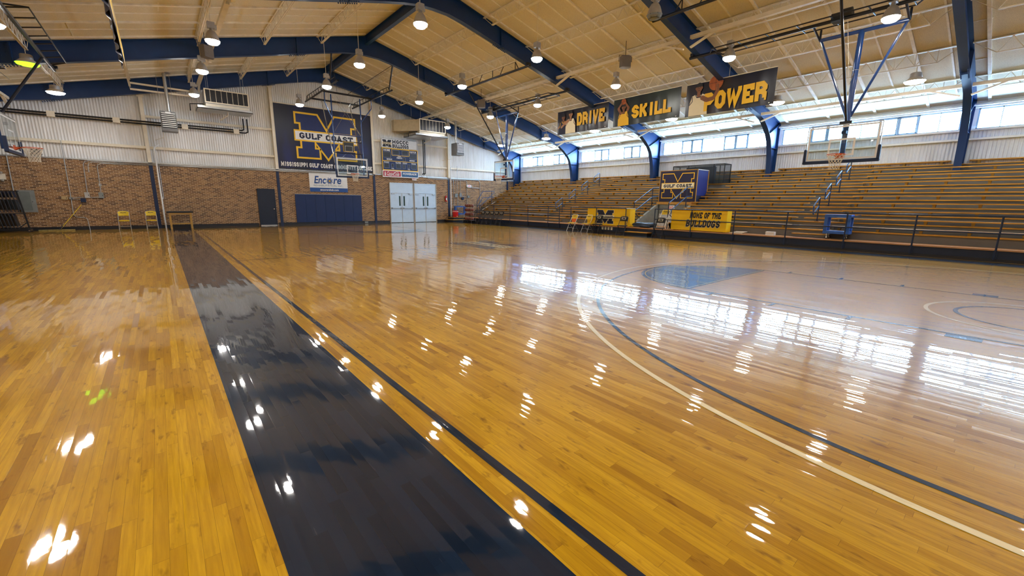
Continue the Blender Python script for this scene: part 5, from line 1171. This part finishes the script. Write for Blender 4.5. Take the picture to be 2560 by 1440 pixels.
def heater(lab, x0, x1, y0, z0, z1, flue):
    H = thing('unit_heater', lab, 'heater', ((x0 + x1) / 2, y0 + .35, z0), 0, 'hanging unit heaters'); y1 = y0 + .7
    m = MB(); m.box((x0, y0, z0), (x1, y1, z1), pm('heater_grey_paint', (.16, .16, .16), .45)); m.build('case', H, smooth=False)
    m = MB(); m.box((x0 + .03, y0 - .004, z0 + .14), (x1 - .03, y0 + .01, z1 - .1), M_BLACK); m.build('outlet', H, smooth=False)
    for k in range(8):
        z = z0 + .18 + (z1 - z0 - .30) * k / 7; m = MB(); m.box((x0 + .04, y0 - .045, z), (x1 - .04, y0 - .015, z + .035), M_WHITE); m.build('louver', H, smooth=False)
    m = MB(); m.box((x0 + .2, y0 - .01, z1 - .075), (x1 - .2, y0, z1 - .03), M_WHITE); m.build('name_plate', H, smooth=False)
    fx = (x0 + x1) / 2 + flue; m = MB(); m.tube([(fx, y0 + .4, z1), (fx, y0 + .4, roof(fx) - .005)], .07, M_ALU, 14); m.lathe([(.07, 0), (.26, -.03), (.26, -.05), (.07, -.04)], M_BULB, (fx, y0 + .4, roof(fx) + .05), 20); m.build('flue_pipe', H)
    for x in (x0 + .05, x1 - .05): m = MB(); m.tube([(x, y0 + .35, z1), (x, y0 + .35, roof(x) - .05)], .008, M_CONDUIT, 5); m.build('hanger_rod', H)
    m = MB(); m.tube([(x0 + .05, y1 - .1, z0), (x0 + .02, y1, z0 - .25), (x0 - .3, YF - .1, z0 - .3)], .012, M_CREAM, 6); m.build('pipe', H)
heater('grey louvred unit heater hanging before the end wall at the left', -8.56, -7.96, 27.3, 4.68, 5.58, .06)
heater('grey louvred unit heater hanging right of the tan air unit', 7.88, 8.52, 27.35, 4.82, 5.66, -.12)

# ------------------------------------------------------------------ pipes, conduits and boxes
def run(name, lab, cat, pts_list, r, mat, group=None, n=8):
    m = MB()
    for p in pts_list: m.tube(p, r, mat, n)
    o = m.build(name); tag(o, lab, cat, group); return o
yw = YF - .03
run('insulated_pipe', 'black insulated pipe along the upper end wall, the upper of two', 'pipe', [[(-15.5, yw - .1, 5.17), (-13.5, yw - .1, 5.18), (-5.08, yw - .1, 5.24), (-4.98, yw - .1, 5.30), (-4.98, yw - .12, 5.86)]], .035, M_BLKPIPE, 'black pipes')
run('insulated_pipe', 'black insulated pipe along the upper end wall, the lower of two', 'pipe', [[(-15.5, yw - .1, 5.06), (-13.5, yw - .1, 5.07), (-4.92, yw - .1, 5.12), (-4.80, yw - .1, 5.18), (-4.80, yw - .12, 5.86)]], .035, M_BLKPIPE, 'black pipes')
run('insulated_pipe', 'pair of short black pipes dropping right of the scoreboard', 'pipe', [[(6.02, 28.5, 5.95), (6.02, yw - .12, 5.85), (6.02, yw - .1, 5.7), (6.02, yw - .1, 3.5), (6.02, yw + .1, 3.45)], [(6.14, 28.5, 5.95), (6.14, yw - .12, 5.85), (6.14, yw - .1, 5.7), (6.14, yw - .1, 3.5), (6.14, yw + .1, 3.45)]], .035, M_BLKPIPE, 'black pipes')
for i, x in enumerate((-12.35, -10.2, -7.6, -5.35)):
    m = MB(); m.cbox((x, yw - .08, 5.15), (.26, .16, .24), M_CREAM); tag(m.build('pipe_clamp', smooth=False), 'cream clamp block on the black pipes, %s from the left' % ORD[i + 1], 'clamp', 'pipe clamps')
run('downpipe', 'white vertical pipe on the end wall left of the padded table', 'pipe', [[(-8.96, yw - .04, 0), (-8.96, yw - .04, 4.0), (-8.75, yw - .02, 4.2)]], .036, M_WHITE, 'white pipes', 12)
run('downpipe', 'white vertical pipe in the right corner beside the navy pilaster', 'pipe', [[(8.30, yw - .04, .36), (8.30, yw - .04, 4.0), (8.45, yw - .02, 4.1)]], .034, M_WHITE, 'white pipes', 12)
run('conduit', 'thin conduit running down to the tan box and along the floor', 'conduit', [[(-12.21, yw, 4.05), (-12.24, yw, 1.45), (-12.26, yw, .72), (-12.18, yw, .60), (-11.92, yw, .57), (-11.82, yw, .50), (-11.80, yw, 0)]], .017, M_CONDUIT, 'conduits')
run('conduit', 'thin conduit bending down to the light grey box', 'conduit', [[(-9.3, yw, 3.22), (-11.4, yw, 3.22), (-11.55, yw, 3.17), (-11.62, yw, 3.05), (-11.66, yw, 1.7)]], .015, M_CONDUIT, 'conduits')
run('conduit', 'short hooked conduit ending in a fitting', 'conduit', [[(-9.3, yw, 3.17), (-11.3, yw, 3.16), (-11.42, yw, 3.1), (-11.47, yw, 2.98), (-11.48, yw, 2.68)]], .015, M_CONDUIT, 'conduits')
run('conduit', 'thin conduit dropping to the dark grey box', 'conduit', [[(-9.3, yw, 3.12), (-11.0, yw, 3.11), (-11.12, yw, 3.05), (-11.16, yw, 2.95), (-11.19, yw, 1.72)]], .015, M_CONDUIT, 'conduits')
run('conduit', 'bundle of long conduits along the brick top', 'conduit', [[(-9.3, yw - .01, 3.22 - .035 * k), (-3.7, yw - .01, 3.20 - .02 * k), (2.3, yw - .01, 3.22 - .02 * k)] for k in range(3)], .015, M_CONDUIT, 'conduits')
run('conduit', 'thin conduit with a white fitting right of the white pipe', 'conduit', [[(-8.88, yw, 3.15), (-8.88, yw, 1.55)]], .017, M_CONDUIT, 'conduits')
run('conduit', 'blue-grey conduit behind the chair trolley', 'conduit', [[(-13.95, yw, 3.25), (-13.97, yw, 1.7)]], .02, M_CONDUIT, 'conduits')
run('conduit', 'conduit arching around the white exit sign', 'conduit', [[(5.9, yw, 3.3), (6.0, yw, 3.22), (8.6, yw, 3.22), (10.88, yw, 3.2), (11.0, yw, 3.14), (11.05, yw, 3.0), (11.05, yw, 1.2)], [(6.3, yw, 3.3), (6.4, yw, 3.15), (9.65, yw, 3.15), (9.76, yw, 3.08), (9.78, yw, 2.95), (9.78, yw, 1.0)], [(10.2, yw, 2.6), (10.9, yw, 2.6), (11.04, yw, 2.52)]], .022, M_CONDUIT, 'conduits')
run('conduit', 'group of thin conduits dropping to the grey boxes by the right corner', 'conduit', [[(8.5, yw, 3.2), (8.58, yw, 3.05), (8.58, yw, .9)], [(8.78, yw, 3.2), (8.78, yw, 2.1)], [(8.92, yw, 4.2), (8.92, yw, .9)], [(9.18, yw, 3.2), (9.18, yw, 2.1)], [(8.9, yw, 2.05), (9.8, yw, 1.86)]], .016, M_CONDUIT, 'conduits')
run('conduit', 'thin horizontal conduit joining the boxes on the left brick wall', 'conduit', [[(-12.2, yw, 1.50), (-11.25, yw, 1.53)], [(-12.2, yw, 1.44), (-11.95, yw, 1.42), (-11.86, yw, 1.40)]], .012, M_CONDUIT, 'conduits')
for nm, x, z, wd, ht, mat, lab in (('junction_box', -12.44, 1.48, .20, .16, M_TAN, 'tan square box on the left brick wall'), ('junction_box', -12.24, 1.47, .11, .11, M_GREY, 'small round-cornered box on the left conduit'), ('junction_box', -11.68, 1.62, .17, .26, M_ALU, 'light grey switch box on the left brick wall'), ('junction_box', -11.84, 1.38, .18, .18, M_PILA, 'dark blue box below the light grey switch box'),
                                   ('junction_box', -11.20, 1.62, .17, .27, M_GREY, 'dark grey switch box left of the yellow chairs'), ('junction_box', -11.17, 2.12, .10, .11, M_ALU, 'small grey box above the dark grey switch box'), ('junction_box', -8.92, 1.52, .10, .07, M_WHITE, 'small white socket box beside the white pipe'),
                                   ('junction_box', 8.78, 1.99, .22, .27, M_GREY, 'grey switch box near the right corner, left of two'), ('junction_box', 9.18, 2.02, .20, .28, M_GREY, 'grey switch box near the right corner, right of two'), ('junction_box', 9.38, 1.77, .20, .17, M_PILA, 'small dark box below the right corner switch boxes'), ('junction_box', 9.93, 1.91, .20, .17, M_GREY, 'small grey box under the white exit sign')):
    O = thing(nm, lab, 'electrical box', (x, yw, z), 0, 'wall boxes'); pl = wall_pl(x - wd / 2, z - ht / 2, yw); m = MB(); m.prism2(pl, rrect(0, 0, wd, ht, .012, 2), -.03, .05, mat); m.build('case', O, smooth=False)
    m = MB(); m.prism2(pl, rect(.012, .012, wd - .012, ht - .012), .05, .056, mat); m.cbox((x + wd * .3, yw - .06, z), (.02, .02, .05), M_BLACK); m.build('cover', O, smooth=False)
O = thing('electrical_panel', 'tall grey electrical panel behind the chair trolley', 'electrical panel', (-13.62, yw, 1.3)); m = MB(); m.box((-13.86, YF - .09, .84), (-13.36, YF, 1.80), M_GREY); m.build('case', O, smooth=False); m = MB(); m.box((-13.80, YF - .10, .92), (-13.50, YF - .09, 1.74), pm('panel_green_grey', (.15, .17, .16), .5)); m.build('cover', O, smooth=False)
m = MB(); m.cbox((-13.46, YF - .10, 1.3), (.02, .02, .03), M_BLACK); m.build('latch', O, smooth=False)
O = thing('emergency_light', 'beige twin emergency light on the far left of the brick wall', 'emergency light', (-14.22, yw, 2.34)); m = MB(); m.box((-14.36, YF - .09, 2.24), (-14.10, YF - .01, 2.48), M_CREAM); m.build('case', O, smooth=False)
for z in (2.20, 2.52): m = MB(); m.lathe([(.001, -.12), (.05, -.11), (.05, -.04), (.02, 0)], M_ALU, (-14.2, YF - .03, z), 14, 'y'); m.build('lamp_head', O)
O = thing('fire_extinguisher', 'red fire extinguisher on the brick right of the double doors', 'fire extinguisher', (7.86, YF - .08, 1.68)); m = MB(); m.lathe([(.001, 0), (.06, .005), (.065, .03), (.065, .36), (.045, .42), (.02, .44), (.001, .44)], M_RED, (7.86, YF - .08, 1.52), 18); m.build('cylinder', O)
m = MB(); m.lathe([(.02, 0), (.022, .05), (.001, .06)], M_BLACK, (7.86, YF - .08, 1.95), 12); m.bar((7.86, YF - .08, 2.0), (7.93, YF - .16, 2.02), .02, .015, M_BLACK); m.build('valve', O); m = MB(); m.tube([(7.86, YF - .08, 1.97), (7.95, YF - .09, 1.9), (7.95, YF - .1, 1.65)], .012, M_BLACK, 8); m.build('hose', O); m = MB(); m.box((7.82, YF - .148, 1.62), (7.90, YF - .144, 1.78), M_WHITE); m.build('tag', O, smooth=False)
O = thing('wall_speaker', 'small dark slanted wall speaker above the brick at the left', 'loudspeaker', (-13.04, YF - .2, 3.4)); m = MB(); m.add([(-13.22, YF - .30, 3.36), (-12.86, YF - .30, 3.36), (-12.86, YF - .02, 3.36), (-13.22, YF - .02, 3.36), (-13.17, YF - .20, 3.60), (-12.91, YF - .20, 3.60), (-12.91, YF - .02, 3.60), (-13.17, YF - .02, 3.60)], [(3, 2, 1, 0), (4, 5, 6, 7), (0, 1, 5, 4), (1, 2, 6, 5), (2, 3, 7, 6), (3, 0, 4, 7)], M_SPEAK); m.build('cabinet', O, smooth=False)

# ------------------------------------------------------------------ left end of the hall
O = thing('treatment_table', 'wooden treatment table with black padded top by the brick wall', 'table', (-8.32, 28.3, 0)); x0, x1, y0, y1 = -8.86, -7.78, 28.02, 28.62
m = MB(); m.box((x0, y0, .80), (x1, y1, .87), M_RUBBER); m.build('padded_top', O, smooth=False); m = MB(); m.box((x0 + .08, y0 + .04, .71), (x1 - .08, y1 - .04, .80), M_WOODL); m.build('apron', O, smooth=False)
for x in (x0 + .08, x1 - .16):
    for y in (y0 + .04, y1 - .12): m = MB(); m.box((x, y, 0), (x + .08, y + .08, .72), M_WOODL); m.build('leg', O, smooth=False)
m = MB(); m.box((x0 + .12, y0 + .06, .22), (x1 - .12, y0 + .10, .28), M_WOODL); m.build('stretcher', O, smooth=False)
O = thing('dust_mop', 'wide dust mop with yellow handle leaning on the brick wall', 'mop', (-12.6, 28.72, 0)); m = MB(); m.tube([(-12.72, 28.72, .10), (-11.93, 28.92, 1.18)], .014, M_YEL, 8); m.build('handle', O)
m = MB(); m.tube([(-12.80, 28.70, .03), (-12.66, 28.735, .20)], .024, M_INK, 8); m.build('socket', O); m = MB(); m.cbox((-12.85, 28.70, .03), (1.15, .13, .05), pm('mop_yarn', (.30, .24, .08), .9, 0, .3, 20, .004)); m.build('mop_head', O, smooth=False)
# trolley with hanging folded chairs
O = thing('chair_trolley', 'black wheeled trolley for folded chairs at the left edge', 'trolley', (-14.5, 28.1, 0)); ya, yb, xa, xb = 27.75, 28.35, -15.6, -13.5
for x in (xa + .1, xb - .08):
    m = MB(); m.bar((x, 28.05, .14), (x - .16, 28.05, 1.76), .05, .05, M_BLACK); m.build('upright', O, smooth=False)
    m = MB(); m.bar((x + .02, ya, .13), (x + .02, yb, .13), .06, .06, M_BLACK); m.bar((x, 28.05, .45), (x - .35, 28.05, .14), .035, .035, M_BLACK); m.build('foot', O, smooth=False)
    for y in (ya + .05, yb - .05): m = MB(); m.lathe([(.001, -.02), (.05, -.018), (.05, .018), (.001, .02)], M_RUBBER, (x + .02, y, .05), 14, 'y'); m.cbox((x + .02, y, .085), (.05, .05, .05), M_CHROME); m.build('caster', O)
for z in (.13, .80, 1.74):
    for y in (27.95, 28.15) if z > .5 else (27.8, 28.3): m = MB(); m.bar((xa, y, z), (xb - .05 - .08 * z, y, z), .035, .035, M_BLACK); m.build('rail', O, smooth=False)
for tier, z0, n in ((0, .84, 16), (1, .16, 14)):
    for i in range(n):
        x = -13.76 - .105 * i - .12 * tier; nm = 'upper' if tier == 0 else 'lower'
        C = thing('folded_chair', 'navy folded chair hanging on the %s rail of the trolley, %s from the right' % (nm, ORD[i + 1] if i < 12 else ('thirteenth', 'fourteenth', 'fifteenth', 'sixteenth')[i - 12]), 'chair', (x, 28.05, z0), 0, 'folded chairs on the trolley')
        ht = .88 if tier == 0 else .62
        m = MB(); m.add([(x - .02, 27.86, z0 + .12), (x + .015, 27.86, z0 + .12), (x + .015, 28.24, z0 + .12), (x - .02, 28.24, z0 + .12), (x - .06, 27.86, z0 + .55), (x - .025, 27.86, z0 + .55), (x - .025, 28.24, z0 + .55), (x - .06, 28.24, z0 + .55)], [(3, 2, 1, 0), (4, 5, 6, 7), (0, 1, 5, 4), (1, 2, 6, 5), (2, 3, 7, 6), (3, 0, 4, 7)], M_BLACK); m.build('seat', C, smooth=False)
        for y in (27.84, 28.26): m = MB(); m.tube([(x + .03, y, z0 + .02), (x - .07, y, z0 + ht), (x - .075, (y + 28.05) / 2, z0 + ht + .03)], .011, M_BLACK, 6); m.build('frame', C)
        m = MB(); m.add([(x - .055, 27.87, z0 + ht - .24), (x - .03, 27.87, z0 + ht - .24), (x - .03, 28.23, z0 + ht - .24), (x - .055, 28.23, z0 + ht - .24), (x - .08, 27.87, z0 + ht), (x - .055, 27.87, z0 + ht), (x - .055, 28.23, z0 + ht), (x - .08, 28.23, z0 + ht)], [(3, 2, 1, 0), (4, 5, 6, 7), (0, 1, 5, 4), (1, 2, 6, 5), (2, 3, 7, 6), (3, 0, 4, 7)], M_INK); m.build('backrest', C, smooth=False)
